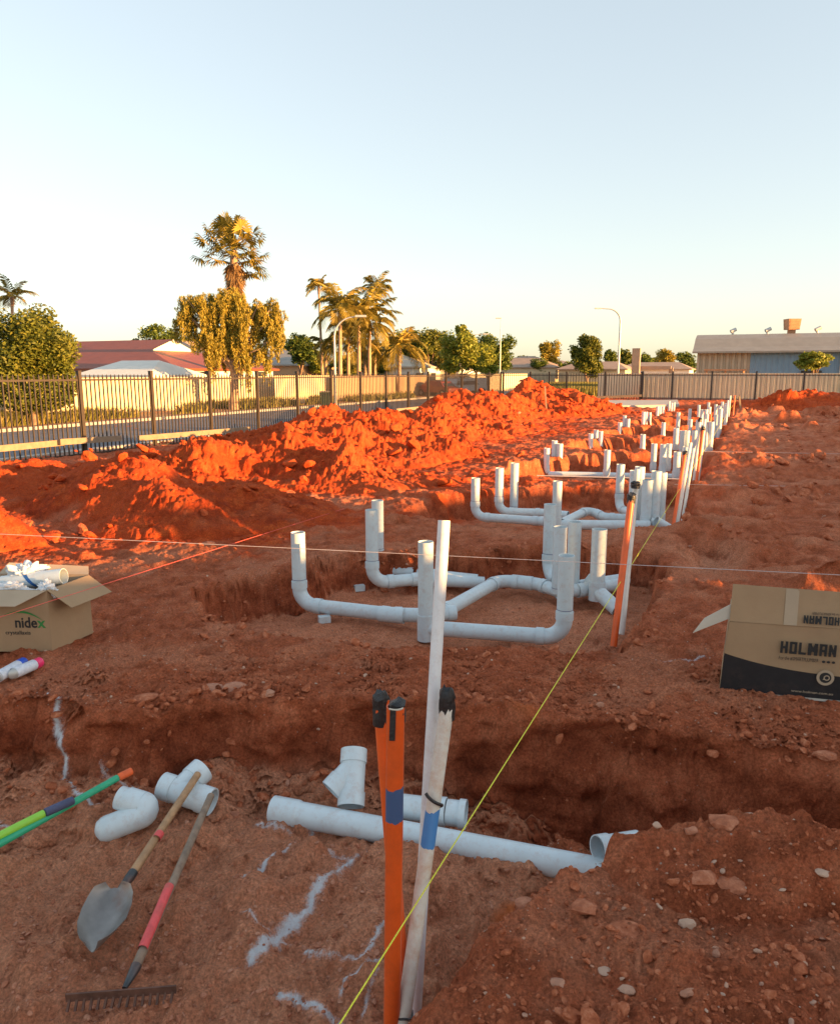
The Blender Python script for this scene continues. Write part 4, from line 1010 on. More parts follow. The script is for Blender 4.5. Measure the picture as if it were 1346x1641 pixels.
# ------------------------------------------------------------ spray cans
def can(px0, py0, px1, py1, capm, label):
    a, b_ = gp(px0, py0, .035), gp(px1, py1, .035); d = (b_ - a).normalized(); a.z = b_.z = zat(a.x, a.y) + .036
    r = empty('spray_can', a, label, 'spray can', 'marking paint cans by the open carton'); R_ = .030; L = (b_ - a).length; m = MB()
    m.tube([a, a + d * .004, a + d * L * .74, a + d * L * .78], [R_ * .9, R_, R_, R_ * .86], 24, closed=False); m.build('body', M['can'], r, True)
    m = MB(); m.tube([a + d * .012, a + d * .002, a - d * .002, a + d * .001, a + d * .006], [R_ * .6, R_ * .86, R_ * .97, R_ * 1.02, R_ * 1.0], 24); m.build('base', M['galv'], r, True)
    m = MB(); m.tube([a + d * L * .775, a + d * L * .79, a + d * L * .97, b_], [R_ * .85, R_ * .98, R_ * .96, R_ * .82], 24); m.build('cap', capm, r, True)
can(22, 1079, 66, 1060, M['can_pink'], 'white marking paint can with a pink cap'); can(-4, 1086, 40, 1061, M['can_blue'], 'white marking paint can with a blue cap, at the left border')

# ------------------------------------------------------------ cartons
def quad_sheet(name, pts4, mat, parent, t=.004, cut=1):
    P = [Vector(p) for p in pts4]; n = (P[1] - P[0]).cross(P[3] - P[0]).normalized() * t; m = MB()
    m.add(P + [p + n for p in P], [(0, 3, 2, 1), (4, 5, 6, 7), (0, 1, 5, 4), (1, 2, 6, 5), (2, 3, 7, 6), (3, 0, 4, 7)]); return m.build(name, mat, parent)
def text(body, size, origin, ex, ey, mat, parent, bold=0.0, name='lettering', xs=1.0, align='LEFT', width=None):
    cu = bpy.data.curves.new(name, 'FONT'); cu.body = body; cu.size = size; cu.offset = bold; cu.align_x = align; cu.resolution_u = 3; cu.extrude = 0.0006 * size / .05
    to = bpy.data.objects.new('tmp', cu); COL.objects.link(to); dg = bpy.context.evaluated_depsgraph_get(); dg.update()
    me = bpy.data.meshes.new_from_object(to.evaluated_get(dg)); bpy.data.objects.remove(to)
    if width: co = [v.co.x for v in me.vertices]; xs = width / (max(co) - min(co))
    ex = Vector(ex).normalized(); ey = Vector(ey).normalized(); ez = ex.cross(ey)
    T = Matrix(((ex.x * xs, ey.x, ez.x, origin[0]), (ex.y * xs, ey.y, ez.y, origin[1]), (ex.z * xs, ey.z, ez.z, origin[2]), (0, 0, 0, 1)))
    me.transform(T); me.name = name; me.materials.clear(); me.materials.append(mat)
    o = bpy.data.objects.new(name, me); COL.objects.link(o); o.parent = parent
    Mx = Matrix.Identity(4); bw = parent
    while bw is not None: Mx = bw.matrix_basis @ Mx; bw = bw.parent
    me.transform(Mx.inverted()); return o
def block_word(word, h, width, origin, ex, ey, mat, parent):
    st = .27; G = {'H': [((0, 0), (0, 1)), ((1, 0), (1, 1)), ((0, .5), (1, .5))], 'O': [((0, 0), (0, 1)), ((1, 0), (1, 1)), ((0, 1), (1, 1)), ((0, 0), (1, 0))], 'L': [((0, 0), (0, 1)), ((0, 0), (1, 0))],
         'M': [((0, 0), (0, 1)), ((1, 0), (1, 1)), ((0, 1), (.5, .25)), ((1, 1), (.5, .25))], 'A': [((0, 0), (0, 1)), ((1, 0), (1, 1)), ((0, 1), (1, 1)), ((0, .42), (1, .42))], 'N': [((0, 0), (0, 1)), ((1, 0), (1, 1)), ((0, 1), (1, 0))]}
    ex, ey = Vector(ex).normalized(), Vector(ey).normalized(); ez = ex.cross(ey); o = Vector(origin); n = len(word); ws = [1.25 if c == 'M' else .95 for c in word]; unit = width / (sum(ws) + .22 * (n - 1)); x = 0; m = MB(); t = st * h; k = 0
    for c, w in zip(word, ws):
        lw = w * unit; tt = min(t, lw * .36)
        for (x0, y0), (x1, y1) in G[c]:
            a = o + ex * (x + tt / 2 + x0 * (lw - tt)) + ey * (tt / 2 + y0 * (h - tt)); b_ = o + ex * (x + tt / 2 + x1 * (lw - tt)) + ey * (tt / 2 + y1 * (h - tt)); d = (b_ - a).normalized(); s_ = ez.cross(d) * tt / 2; e = d * tt / 2 if (x0 == x1 or y0 == y1) else d * .0; off = ez * (.0003 * (k % 5)); k += 1
            m.add([a - e - s_ + off, b_ + e - s_ + off, b_ + e + s_ + off, a - e + s_ + off], [(0, 1, 2, 3)])
        x += lw + .22 * unit
    return m.build('lettering', mat, parent)
# open carton at the left
C = gp(85, 1047, .0); ex = Vector((-1, .03, 0)).normalized(); ey = Vector((.28, .96, 0)).normalized(); zb = zat(C.x, C.y) - .01; C.z = zb
hgt = top_at(C, 946) - zb; Wd, Dp = .56, .34
cb = empty('open_carton', C, 'open cardboard carton full of pipe offcuts and white plastic, by the left border', 'carton', None)
T = lambda a, b_, h: C + ex * a + ey * b_ + Vector((0, 0, h))
fr = quad_sheet('front_panel', [T(0, 0, 0), T(Wd, 0, 0), T(Wd, 0, hgt), T(0, 0, hgt)], M['card'], cb)
quad_sheet('side_panel', [T(0, Dp, 0), T(0, .001, 0), T(0, .001, hgt), T(0, Dp, hgt)], M['card'], cb)
quad_sheet('side_panel', [T(Wd, 0.005, 0), T(Wd, Dp, 0), T(Wd, Dp, hgt), T(Wd, 0.005, hgt)], M['card'], cb)
quad_sheet('back_panel', [T(Wd - .005, Dp, 0), T(.005, Dp, 0), T(.005, Dp, hgt), T(Wd - .005, Dp, hgt)], M['card_in'], cb)
quad_sheet('bottom_panel', [T(.005, .005, .004), T(.005, Dp - .005, .004), T(Wd - .005, Dp - .005, .004), T(Wd - .005, .005, .004)], M['card'], cb)
quad_sheet('front_flap', [T(.0, -.003, hgt), T(.10, -.115, hgt - .062), T(Wd - .05, -.115, hgt - .062), T(Wd, -.003, hgt)], M['card_in'], cb)
quad_sheet('side_flap', [T(-.004, Dp, hgt + .0), T(-.125, Dp + .02, hgt - .11), T(-.13, .01, hgt - .105), T(-.004, .0, hgt)], M['card'], cb)
quad_sheet('back_flap', [T(0.0, Dp + .003, hgt), T(.06, Dp + .09, hgt + .03), T(Wd, Dp + .09, hgt + .05), T(Wd, Dp + .003, hgt)], M['card_in'], cb)
nrm = Vector((ex.y, -ex.x, 0)); nrm = nrm if nrm.y < 0 else -nrm
text('nide', .088, T(.205, 0, hgt * .40) + nrm * .0015, -ex, (0, 0, 1), M['print_ink'], fr, .0016, xs=.88)
text('x', .088, T(.088 - .018, 0, hgt * .40) + nrm * .0015, -ex, (0, 0, 1), M['print_green'], fr, .0016, xs=.95)
text('crystallaxis', .034, T(.265, 0, hgt * .285) + nrm * .0015, -ex, (0, 0, 1), M['print_ink'], fr, .0002)
sw = MB(); P = []
for i in range(13):
    t_ = i / 12; P.append((.26 - .22 * t_, hgt * (.60 + .09 * math.sin(t_ * 2.5) - .13 * t_ * t_), .001 + .005 * math.sin(math.pi * t_)))
vs = [T(a, 0, h + w) + nrm * .0055 for a, h, w in P] + [T(a, 0, h - w) + nrm * .0055 for a, h, w in P]
sw.add(vs, [(i, i + 1, i + 14, i + 13) for i in range(12)]); sw.build('swoosh', M['print_green'], fr)
# contents
p0, p1 = T(.03, .18, hgt + .035), T(.42, .20, hgt - .02); m = MB()
pc = empty('pipe_offcut', p1, 'grey pipe offcut with blue tape sticking out of the open carton', 'pipe')
m.tube([p0, p1], .047, 28, thick=.004); m.build('pipe', M['pvc'], pc, True)
m = MB(); d = (p1 - p0).normalized(); bb_ = d.orthogonal().normalized(); b2_ = d.cross(bb_)
vs = []
for i in range(19):
    t_ = i / 18; a = -2.6 + 4.6 * t_; for_w = .012
    for s_ in (-1, 1): vs.append(p0 + d * (.06 + .17 * t_ + s_ * for_w) + (bb_ * math.cos(a) + b2_ * math.sin(a)) * .0485)
m.add(vs, [(2 * i, 2 * i + 1, 2 * i + 3, 2 * i + 2) for i in range(18)]); m.build('tape', M['bluetape'], pc)
def crumpled_bag(c, s, seed, label):
    import bmesh
    bm = bmesh.new(); bmesh.ops.create_icosphere(bm, subdivisions=5, radius=1); co = np.array([v.co[:] for v in bm.verts])
    n1 = np.abs(fbm(co[:, 0] * 1.6 + seed, co[:, 1] * 1.6 + co[:, 2] * 1.2, seed, 4, .6)) * 1.1; n2 = np.abs(fbm(co[:, 2] * 3 + seed, co[:, 0] * 3 - co[:, 1] * 2, seed + 3, 4, .6)) * .5
    k = .65 + n1 + n2
    for v, kk in zip(bm.verts, k): v.co = Vector((v.co.x * s[0], v.co.y * s[1], v.co.z * s[2])) * float(kk) + Vector(c)
    me = bpy.data.meshes.new('plastic_bag'); bm.to_mesh(me); bm.free(); me.materials.append(M['bag']); o = bpy.data.objects.new('plastic_bag', me); COL.objects.link(o)
    me.shade_smooth(); tag(o, label, 'plastic bag', 'crumpled plastic in the open carton')
crumpled_bag(T(.30, .24, hgt + .03), (.10, .07, .06), 3, 'large crumpled white plastic bag at the back of the open carton')
crumpled_bag(T(.05, .06, hgt - .02), (.05, .045, .05), 8, 'small crumpled clear plastic at the near corner of the open carton')
crumpled_bag(T(.26, .06, hgt - .02), (.09, .05, .04), 12, 'crumpled white plastic at the front of the open carton, below the pipe offcut')
# printed carton at the right
C = gp(1153, 1106, 0); E = gp(1346, 1124, 0); ex = (E - C).normalized(); Wd = .66; ey = Vector((.40, .92, 0)).normalized(); nn_ = Vector((-ex.y, ex.x, 0)); Dp = .42; zb = zat(C.x + .3, C.y) - .01; C.z = zb
hgt = top_at(C, 996) - zb
T = lambda a, b_, h: C + ex * a + ey * b_ + Vector((0, 0, h))
pbx = empty('printed_carton', C, 'cardboard carton with black printed base and raised back flap, at the right border', 'carton')
def panel_curved(name, parent):
    # front panel as brown upper and black lower print, the seam a gentle curve
    n = 24; up_ = MB(); lo = MB()
    top_ = [T(.02 + (Wd - .02) * i / n, -.002 + .012 * math.sin(i / n * 3), hgt) for i in range(n + 1)]
    mid = [T(.008 + (Wd - .008) * i / n, -.004 + .006 * math.sin(i / n * 3), hgt * (.36 + .20 * (1 - i / n) ** 2.6)) for i in range(n + 1)]
    bot = [T(Wd * i / n, .0, .012) for i in range(n + 1)]; edge = [T(Wd * i / n, -.001, .0) for i in range(n + 1)]
    for mb, A, B in ((up_, mid, top_), (lo, bot, mid)):
        mb.add(A + B + [p + ey * .004 for p in A + B], [(i, i + 1, n + 2 + i, n + 1 + i) for i in range(n)] + [(2 * n + 2 + i, 3 * n + 3 + i, 3 * n + 4 + i, 2 * n + 3 + i) for i in range(n)])
    o = up_.build(name, M['card'], parent, True); o2 = lo.build('print_band', M['print_black'], o, True)
    e = MB(); e.add(edge + bot + [p + ey * .004 for p in edge + bot], [(i, i + 1, n + 2 + i, n + 1 + i) for i in range(n)]); e.build('bottom_edge', M['card_pale'], o)
    return o
fp = panel_curved('front_panel', pbx)
q = quad_sheet('side_panel', [T(0, Dp, 0), T(0, .004, 0), T(.02, .004, hgt), T(.02, Dp, hgt)], M['card'], pbx)
quad_sheet('print_band', [T(-.0015, Dp, 0), T(-.0015, .004, 0), T(.007, .004, hgt * .52), T(.007, Dp, hgt * .52)], M['print_black'], q, .001)
quad_sheet('side_panel', [T(Wd, .004, 0), T(Wd, Dp, 0), T(Wd, Dp, hgt), T(Wd, .004, hgt)], M['card'], pbx)
quad_sheet('back_panel', [T(Wd - .005, Dp, 0), T(.005, Dp, 0), T(.02, Dp, hgt), T(Wd - .005, Dp, hgt)], M['card'], pbx)
fl = .175
ff = quad_sheet('front_flap', [T(.02, .006, hgt + .002), T(Wd, .012, hgt + .002), T(Wd, .05, hgt + fl), T(.022, .04, hgt + fl + .012)], M['card'], pbx)
sf = quad_sheet('side_flap', [T(.02, .03, hgt + .085), T(-.10, .02, hgt + .005), T(-.15, .01, hgt - .075), T(.02, .025, hgt + .012)], M['card_pale'], pbx)
quad_sheet('tape_strip', [T(.27, .0035 - .001, hgt * 1.0 + .004), T(.33, .0035, hgt + .004), T(.33, .0405, hgt + fl + .004), T(.27, .038, hgt + fl + .006)], M['card_in'], ff, -.001)
nf = -ey
fo = lambda a, h, off=.007: T(a, 0, h) - nn_ * (off + .006)
block_word('HOLMAN', .062, .252, fo(.262, hgt * .635), ex, (0, 0, 1), M['print_ink'], fp)
text('For the #SMARTPLUMBER', .026, fo(.258, hgt * .545), ex, (0, 0, 1), M['print_ink'], fp, 0, width=.18)
ic = MB()
for i in range(3):
    c = fo(.462 + .022 * i, hgt * .56); ic.add([c + ex * math.cos(t) * .008 + Vector((0, 0, 1)) * math.sin(t) * .0065 for t in np.linspace(0, 6.28, 13)[:-1]], [tuple(range(12))])
ic.build('icons', M['print_ink'], fp)
fy = Vector((0, 0, 1)) * fl + ey * .035; fy.normalize()
block_word('HOLMAN', .040, .160, T(.517, .004 + .006, hgt + .060) - nn_ * .004, -ex, -fy, M['print_ink'], ff)
text('For the #SMARTPLUMBER', .018, T(.515, .010, hgt + .078), -ex, -fy, M['print_ink'], ff, 0, width=.12)
text('www.holman.com.au', .018, fo(.33, hgt * .105, .004), ex, (0, 0, 1), M['card_in'], fp, .0001, width=.19)
em = MB(); c = fo(.478, hgt * .34, .004)
def ring(mb, c, r0, r1, off, n=28):
    A = [c - nn_ * off + ex * math.cos(t) * r0 + Vector((0, 0, 1)) * math.sin(t) * r0 for t in np.linspace(0, 2 * math.pi, n + 1)[:-1]]; B = [c - nn_ * off + ex * math.cos(t) * r1 + Vector((0, 0, 1)) * math.sin(t) * r1 for t in np.linspace(0, 2 * math.pi, n + 1)[:-1]]
    mb.add(A + B, [(i, (i + 1) % n, n + (i + 1) % n, n + i) for i in range(n)])
ring(em, c, .027, .040, .001); o = em.build('emblem', M['card_in'], fp)
e2 = MB(); ring(e2, c, 0.0005, .027, .0013); e2.build('emblem_disc', M['print_ink'], fp)
e3 = MB(); ring(e3, c + ex * .006, .009, .014, .002); e3.add([c - nn_ * .003 + v for v in (ex * -.012 - Vector((0, 0, .010)), ex * -.002 - Vector((0, 0, .010)), ex * -.006 + Vector((0, 0, .0)))], [(0, 1, 2)]); e3.build('emblem_mark', M['card_in'], fp)

# ------------------------------------------------------------ fences
def picket_panel(root, a, b, zt, zb, mat, n, pr=.019, taper=True, rails=(.10, None)):
    m = MB(); d = b - a
    for i in range(n):
        p = a + d * ((i + .5) / n); s = 5
        vs = []
        for z, r in ((zb, pr), (zt - .055, pr), (zt, pr * .15)):
            for j in range(4): vs.append((p.x + r * math.cos(math.pi / 4 + j * math.pi / 2 - TH), p.y + r * math.sin(math.pi / 4 + j * math.pi / 2 - TH), z))
        m.add(vs, [(0, 1, 5, 4), (1, 2, 6, 5), (2, 3, 7, 6), (3, 0, 4, 7), (4, 5, 9, 8), (5, 6, 10, 9), (6, 7, 11, 10), (7, 4, 8, 11)])
    for z in (zt - .14, zb + .12): m.bar((a.x, a.y, z), (b.x, b.y, z), .03, .045)
    return m.build('picket_panel', mat, root)
def fence_run(name, label, P, zts, zbs, mats, n, pw=.09, over=.06, pr=.019):
    root = empty(name, P[0], label, 'fence')
    for i in range(len(P)):
        mt = mats[min(i, len(mats) - 1)]; m = MB(); zt = zts(P[i]) ; zb = zbs(P[i])
        m.box((P[i].x, P[i].y, (zt + zb - .25) / 2 + over / 2), (pw, pw, zt - zb + .25 + over), YAW)
        m.box((P[i].x, P[i].y, zt + over + .008), (pw * 1.15, pw * 1.15, .016), YAW); m.build('post', mt, root)
        if i: picket_panel(root, P[i - 1], P[i], zt - .01, zb, mt, n, pr)
    return root
Dsp = 2.2; P = []
for i in range(-1, 16):
    D = 16.25 + Dsp * i; P.append(Vector((D * math.tan(TH) - FK, D, 0)))
cornerP = P[-1]
fence_run('palisade_fence', 'bronze steel palisade fence along the street on the left', P, lambda p: ZC - .03, lambda p: -.42 - .004 * p.y, [M['fence']], 18)
# fence along the back: lit part, then part with shade put into its colour
b0 = cornerP.copy(); L = []
tgt = [908, 970, 1028]
def onBack(px):
    a = np.array([[V.x, -(ray(px, 597).x / ray(px, 597).y)], [V.y, -1]]); s = np.linalg.solve(a, np.array([-cornerP.x, -cornerP.y])); return Vector((s[1] * ray(px, 597).x / ray(px, 597).y, s[1], 0))
P = [cornerP + V * .0] + [onBack(p) for p in (850, 880, 908, 970, 1028)]; P[0] = cornerP + V * .15
fence_run('palisade_fence', 'bronze palisade fence section closing the back of the site behind the far mound', P, lambda p: ZC - .02, lambda p: -.3, [M['fence']], 14, pr=.022)
P = [onBack(p) for p in (1030, 1078, 1141, 1212, 1289, 1366)]
fence_run('palisade_fence', 'shade toned palisade fence in front of the beige sheet fence at the back right', P, lambda p: ZC - .0, lambda p: -.2, [M['fence_shade']], 15, pr=.009)
def corrugated(mb, a, b, z0, z1, pitch=.2, depth=.035, t0=None):
    d = (b - a); L = d.length; d = d.normalized(); nv = Vector((-d.y, d.x, 0)); n = max(1, int(round(L / pitch))); pts_ = []
    for i in range(n):
        s = L * i / n; w = L / n
        for f_, o_ in ((0, 0), (.40, 0), (.52, 1), (.88, 1)): pts_.append(a + d * (s + f_ * w) + nv * (o_ * depth))
    pts_.append(b.copy()); m = len(pts_)
    mb.add([(p.x, p.y, z0) for p in pts_] + [(p.x, p.y, z1 if not callable(z1) else z1(p)) for p in pts_], [(i, i + 1, m + i + 1, m + i) for i in range(m - 1)])
def sheet_fence(label, P, z0, z1, mat, pitch=.26, cap=True, name='sheet_fence', depth=.035):
    root = empty(name, P[0], label, 'fence')
    for i in range(len(P) - 1):
        m = MB(); corrugated(m, P[i], P[i + 1], z0, z1, pitch, depth); m.build('sheet_panel', mat, root)
        m = MB(); m.bar((P[i].x, P[i].y, z1 + .02), (P[i + 1].x, P[i + 1].y, z1 + .02), .08, .05); m.build('capping', mat, root)
    return root
off = U * .6
P = [onBack(p) + off for p in (1028, 1090, 1160, 1230, 1300, 1375)]
sheet_fence('long beige corrugated sheet fence at the back right, behind the shade toned palisade', P, .12, ZC - .08, M['cbond'], .26, depth=.06)
m = MB(); m.bar((P[0].x, P[0].y, -.1), (P[-1].x, P[-1].y, -.1), .12, .42); o = m.build('retaining_wall', simple('dark_block', (.20, .15, .13), .9, .25, 6)); tag(o, 'low dark retaining plinth under the beige sheet fence', 'wall')
a_ = P[0] + V * -.1 ; P2 = [a_, a_ + (U * 2.6 - V * 2.2)]
P2 = [hp(958, 600, 50.5), hp(1026, 600, 47.8)]; P2 = [Vector((p.x, p.y, 0)) for p in P2]
sheet_fence('short sunlit yellow beige sheet fence section left of the long beige one', P2, -.05, ZC - .10, M['tan'] if False else M['cbond'], .24)
m = MB(); a, b_ = hp(955, 637, 46.2), hp(1028, 634, 45.5); m.bar(a, b_, .12, .14); m.build
o = m.build('timber_beam', M['timber']); tag(o, 'pale timber beam lying along the foot of the back fence', 'timber beam', 'timber beams along the fences')
# timbers on the street side
def beam(x0, x1, z0, z1, label, K=16.24):
    a, b_ = onK(K, x0), onK(K, x1); a.z = z0; b_.z = z1; m = MB(); m.bar(a, b_, .075, .14); o = m.build('timber_beam', M['timber']); tag(o, label, 'timber beam', 'timber beams along the fences')
beam(-60, 92, -.02, -.03, 'long pale timber beam in front of the palisade fence at the left border'); beam(86, 186, .0, -.06, 'brighter timber beam overlapping the end of the long one', 16.12)
beam(215, 395, -.12, -.20, 'timber beam along the fence between the left mounds'); beam(585, 700, -.10, -.10, 'thin pale beam along the fence behind the back mound')

# across the street
def line_fence(name, label, xs, K, z0, z1, mat, pitch=.3, depth=.03):
    P = [onK(K, x) for x in xs]; return sheet_fence(label, P, z0, z1, mat, pitch, name=name, depth=depth)
line_fence('boundary_wall', 'long cream corrugated boundary wall across the street on the left', [-160, 40, 150, 240, 310, 370, 420, 452], 33, -.6, 1.30, M['cream'], .9, .06)
line_fence('sheet_fence', 'pale yellow sheet fence between the weeping tree and the wheelie bin', [440, 480, 505, 528], 31.5, -.6, 1.35, M['cream'], .3)
line_fence('sheet_fence', 'brown sheet fence across the street behind the wheelie bin', [530, 565, 600, 632, 660, 690], 31, -.6, 1.30, M['tan'], .35)
line_fence('sheet_fence', 'beige sheet fence across the street right of the parked car', [735, 760, 790, 815, 845], 29.5, -.6, 1.4, M['cbond'], .4)
# wheelie bin
p = onK(27.0, 521); wb = empty('wheelie_bin', (p.x, p.y, -.55), 'dark green wheelie bin beside the street lamp across the road', 'bin')
m = MB(); m.add([(p.x + a * (.24 + .07 * h), p.y + b_ * (.24 + .07 * h), -.55 + .92 * h) for h in (0, 1) for a, b_ in ((-1, -1), (1, -1), (1, 1), (-1, 1))], [(3, 2, 1, 0), (4, 5, 6, 7), (0, 1, 5, 4), (1, 2, 6, 5), (2, 3, 7, 6), (3, 0, 4, 7)]); m.build('body', M['bin'], wb)
m = MB(); m.box((p.x, p.y + .02, .41), (.68, .72, .05)); m.box((p.x, p.y + .36, .42), (.6, .06, .06)); m.build('lid', M['roof_grey'], wb)
for s_ in (-1, 1): m = MB(); m.tube([(p.x + s_ * .26, p.y + .22, -.46), (p.x + s_ * .33, p.y + .22, -.46)], .11, 12); m.build('wheel', M['rubber'], wb)
# parked cars
def car(px, K, mat, label, ang, van=False):
    p = onK(K, px); R = Matrix.Rotation(ang, 3, 'Z'); r = empty('parked_car', (p.x, p.y, -.55), label, 'car'); z0 = -.55
    prof = [(-2.1, .35), (-2.12, .75), (-1.5, .88), (-.95, 1.35), (.6, 1.42), (1.35, .98), (2.05, .88), (2.15, .40)] if not van else [(-2.2, .4), (-2.2, 1.0), (-1.3, 1.05), (-.8, 1.55), (1.9, 1.65), (2.1, 1.0), (2.15, .4)]
    def W3(x, y, z): v = R @ Vector((x, y, 0)); return (p.x + v.x, p.y + v.y, z0 + z)
    n = len(prof); vs = [W3(x, -(.86 if z < 1 else .68), z) for x, z in prof] + [W3(x, (.86 if z < 1 else .68), z) for x, z in prof]
    m = MB(); m.add(vs, [tuple(range(n)), tuple(reversed(range(n, 2 * n)))] + [(i, n + i, n + (i + 1) % n, (i + 1) % n) for i in range(n)]); m.build('body', mat, r)
    for s_ in (-1, 1):
        m = MB(); m.add([W3(-.95, s_ * .80, .98), W3(1.0, s_ * .80, 1.0), W3(.5, s_ * .70, 1.36), W3(-.8, s_ * .70, 1.30)], [(0, 1, 2, 3)]); m.build('side_window', M['glass'], r)
        for x in (-1.35, 1.35): m = MB(); a = Vector(W3(x, s_ * .72, .32)); b_ = Vector(W3(x, s_ * .90, .32)); m.tube([a, b_], .32, 18); w = m.build('wheel', M['rubber'], r, True); m = MB(); m.tube([b_ - (b_ - a) * .1, b_ + (b_ - a) * .04], .18, 12); m.build('rim', M['galv'], w, True)
    m = MB(); m.add([W3(-1.5, -.7, .90), W3(-1.5, .7, .90), W3(-1.0, .6, 1.30), W3(-1.0, -.6, 1.30)], [(0, 1, 2, 3)]); m.build('windscreen', M['glass'], r)
    for s_ in (-1, 1): m = MB(); m.box(W3(-2.12, s_ * .65, .66), (.08, .08, .14)); m.build('headlight', M['roof_pale'], r)
car(702, 29.0, M['car_red'], 'dull red car parked across the street behind the palisade fence', math.pi / 2 - TH + 1.2); car(724, 29.3, M['car_white'], 'white vehicle parked just right of the dull red car', math.pi / 2 - TH + .2, True)
car(748, 28.4, M['car_white'], 'pale vehicle in shade behind the fence, left of the tall thin lamp', .4, True)

# ------------------------------------------------------------ houses (aligned with the street)
def house(label, px, D, eave_py, ridge_py, lv, lu, roofm, wallm, hip=.5, gab=0.0, z0=-.55, ridge_along='v', win=(), over=.35, name='house'):
    """near-right eave corner at photo column px, distance D; lv metres to the left along -V, lu metres back along U"""
    c = hp(px, eave_py, D); ze = c.z; zr = hp(px, ridge_py, D + lu * .4).z; c = Vector((c.x, c.y, 0)); r = empty(name, (c.x, c.y, z0), label, 'house')
    def Wp(a, b_, z): q = c - V * a + U * b_; return (q.x, q.y, z)
    o = over; m = MB(); m.add([Wp(o, o, z0), Wp(lv - o, o, z0), Wp(lv - o, lu - o, z0), Wp(o, lu - o, z0), Wp(o, o, ze - .02), Wp(lv - o, o, ze - .02), Wp(lv - o, lu - o, ze - .02), Wp(o, lu - o, ze - .02)], [(0, 1, 5, 4), (1, 2, 6, 5), (2, 3, 7, 6), (3, 0, 4, 7), (4, 5, 6, 7)]); m.build('wall', wallm, r)
    h = zr - ze; m = MB()
    if ridge_along == 'v':
        k = lu / 2 * hip * 2 if hip else 0; k = lu * .5 * hip
        E = [Wp(0, 0, ze), Wp(lv, 0, ze), Wp(lv, lu, ze), Wp(0, lu, ze)]
        if gab:      # hip with a small gable at its head
            g = 1 - gab; zc = ze + h * g; k0 = k * g
            R0, R1 = Wp(k0, lu / 2, zr), Wp(lv - k, lu / 2, zr); G = [Wp(k0, lu / 2 * g, zc), Wp(k0, lu - lu / 2 * g, zc)]
            m.add(E + [R0, R1] + G, [(0, 3, 7, 6), (0, 6, 4, 5, 1), (3, 2, 5, 4, 7), (1, 5, 2)])
            m2 = MB(); m2.add([Wp(k0 - .05, lu / 2 * g, zc), Wp(k0 - .05, lu - lu / 2 * g, zc), Wp(k0 - .05, lu / 2, zr - .02)], [(0, 1, 2)]); 
        else:
            R0, R1 = Wp(k, lu / 2, zr), Wp(lv - k, lu / 2, zr); m.add(E + [R0, R1], [(0, 3, 4), (0, 4, 5, 1), (3, 2, 5, 4), (1, 5, 2)]); m2 = None
    else:
        k = lv * .5 * hip; E = [Wp(0, 0, ze), Wp(lv, 0, ze), Wp(lv, lu, ze), Wp(0, lu, ze)]; R0, R1 = Wp(lv / 2, k, zr), Wp(lv / 2, lu - k, zr)
        m.add(E + [R0, R1], [(0, 4, 1), (0, 3, 5, 4), (1, 4, 5, 2), (3, 2, 5)]); m2 = None
        if not hip: pass
    n0 = len(m.v); m.add([(x, y, z - .14) for x, y, z in [Wp(0, 0, ze), Wp(lv, 0, ze), Wp(lv, lu, ze), Wp(0, lu, ze)]], [(0, 1, 2, 3)]); m.add([], [])
    m.f += [(0, 1, n0 + 1, n0), (1, 2, n0 + 2, n0 + 1), (2, 3, n0 + 3, n0 + 2), (3, 0, n0, n0 + 3)]; m.m += [0] * 4
    ro = m.build('roof', roofm, r)
    if m2: m2.build('gable', M['white_wall'], ro)
    for side, s_, w_, zb_, zt_ in win:
        if side == 'f': P4 = [Wp(s_, o - .03, zb_), Wp(s_ + w_, o - .03, zb_), Wp(s_ + w_, o - .03, zt_), Wp(s_, o - .03, zt_)]
        else: P4 = [Wp(o - .03, s_, zb_), Wp(o - .03, s_ + w_, zb_), Wp(o - .03, s_ + w_, zt_), Wp(o - .03, s_, zt_)]
        m = MB(); m.add(P4, [(0, 1, 2, 3)]); w = m.build('window', M['glass'], r)
        f = MB(); P5 = [Vector(q) for q in P4]
        for i in range(4): f.bar(P5[i], P5[(i + 1) % 4], .07, .07)
        f.build('frame', M['white_wall'], w)
    return r
house('red roofed white house with a small gable behind the cream wall on the left', 285, 47, 590, 541, 23, 11, M['roof_red'], M['white_wall'], hip=1.55, gab=.40, win=[('r', 2.0, 1.6, .9, 1.7), ('r', 5.6, 1.4, .9, 1.7), ('r', 8.5, 1.3, .9, 1.7), ('f', 2, 1.6, .9, 1.7)])
house('tan roofed house behind the red roofed one', 303, 68, 581, 545, 8, 9, M['roof_tan'], M['white_wall'], hip=.35, ridge_along='u')
house('low white outbuilding with pale roof beside the big round shrub', 240, 43.5, 601, 577, 6.0, 5, M['white_wall'], M['white_wall'], hip=.6, win=())
house('grey roofed house half hidden behind the weeping tree and palms', 486, 72, 584, 560, 11, 9, M['roof_grey'], M['tan'], hip=.4, win=[('r', 2, 2, .6, 1.6)])
house('pale roofed house right of the palms', 664, 78, 587, 566, 9, 9, M['roof_pale'], M['white_wall'], hip=.8, win=[('r', 1, 2, .6, 1.6), ('r', 5, 1.5, .6, 1.6)])
house('small pale house behind the parked cars', 738, 84, 588, 573, 5, 8, M['roof_pale'], M['white_wall'], hip=.6, win=[])
house('tan hip roofed house behind the fence corner', 893, 118, 588, 570, 13, 12, M['roof_tan'], M['cream'], hip=.9)
house('low tan roofed house right behind the fence corner house', 845 + 88, 140, 587, 577, 12, 12, M['roof_tan'], M['tan'], hip=.9)
house('long low brown roofed house between the far street lamp and the chimney', 1005, 105, 591, 579, 10, 9, M['roof_tan'], M['cream'], hip=.5)
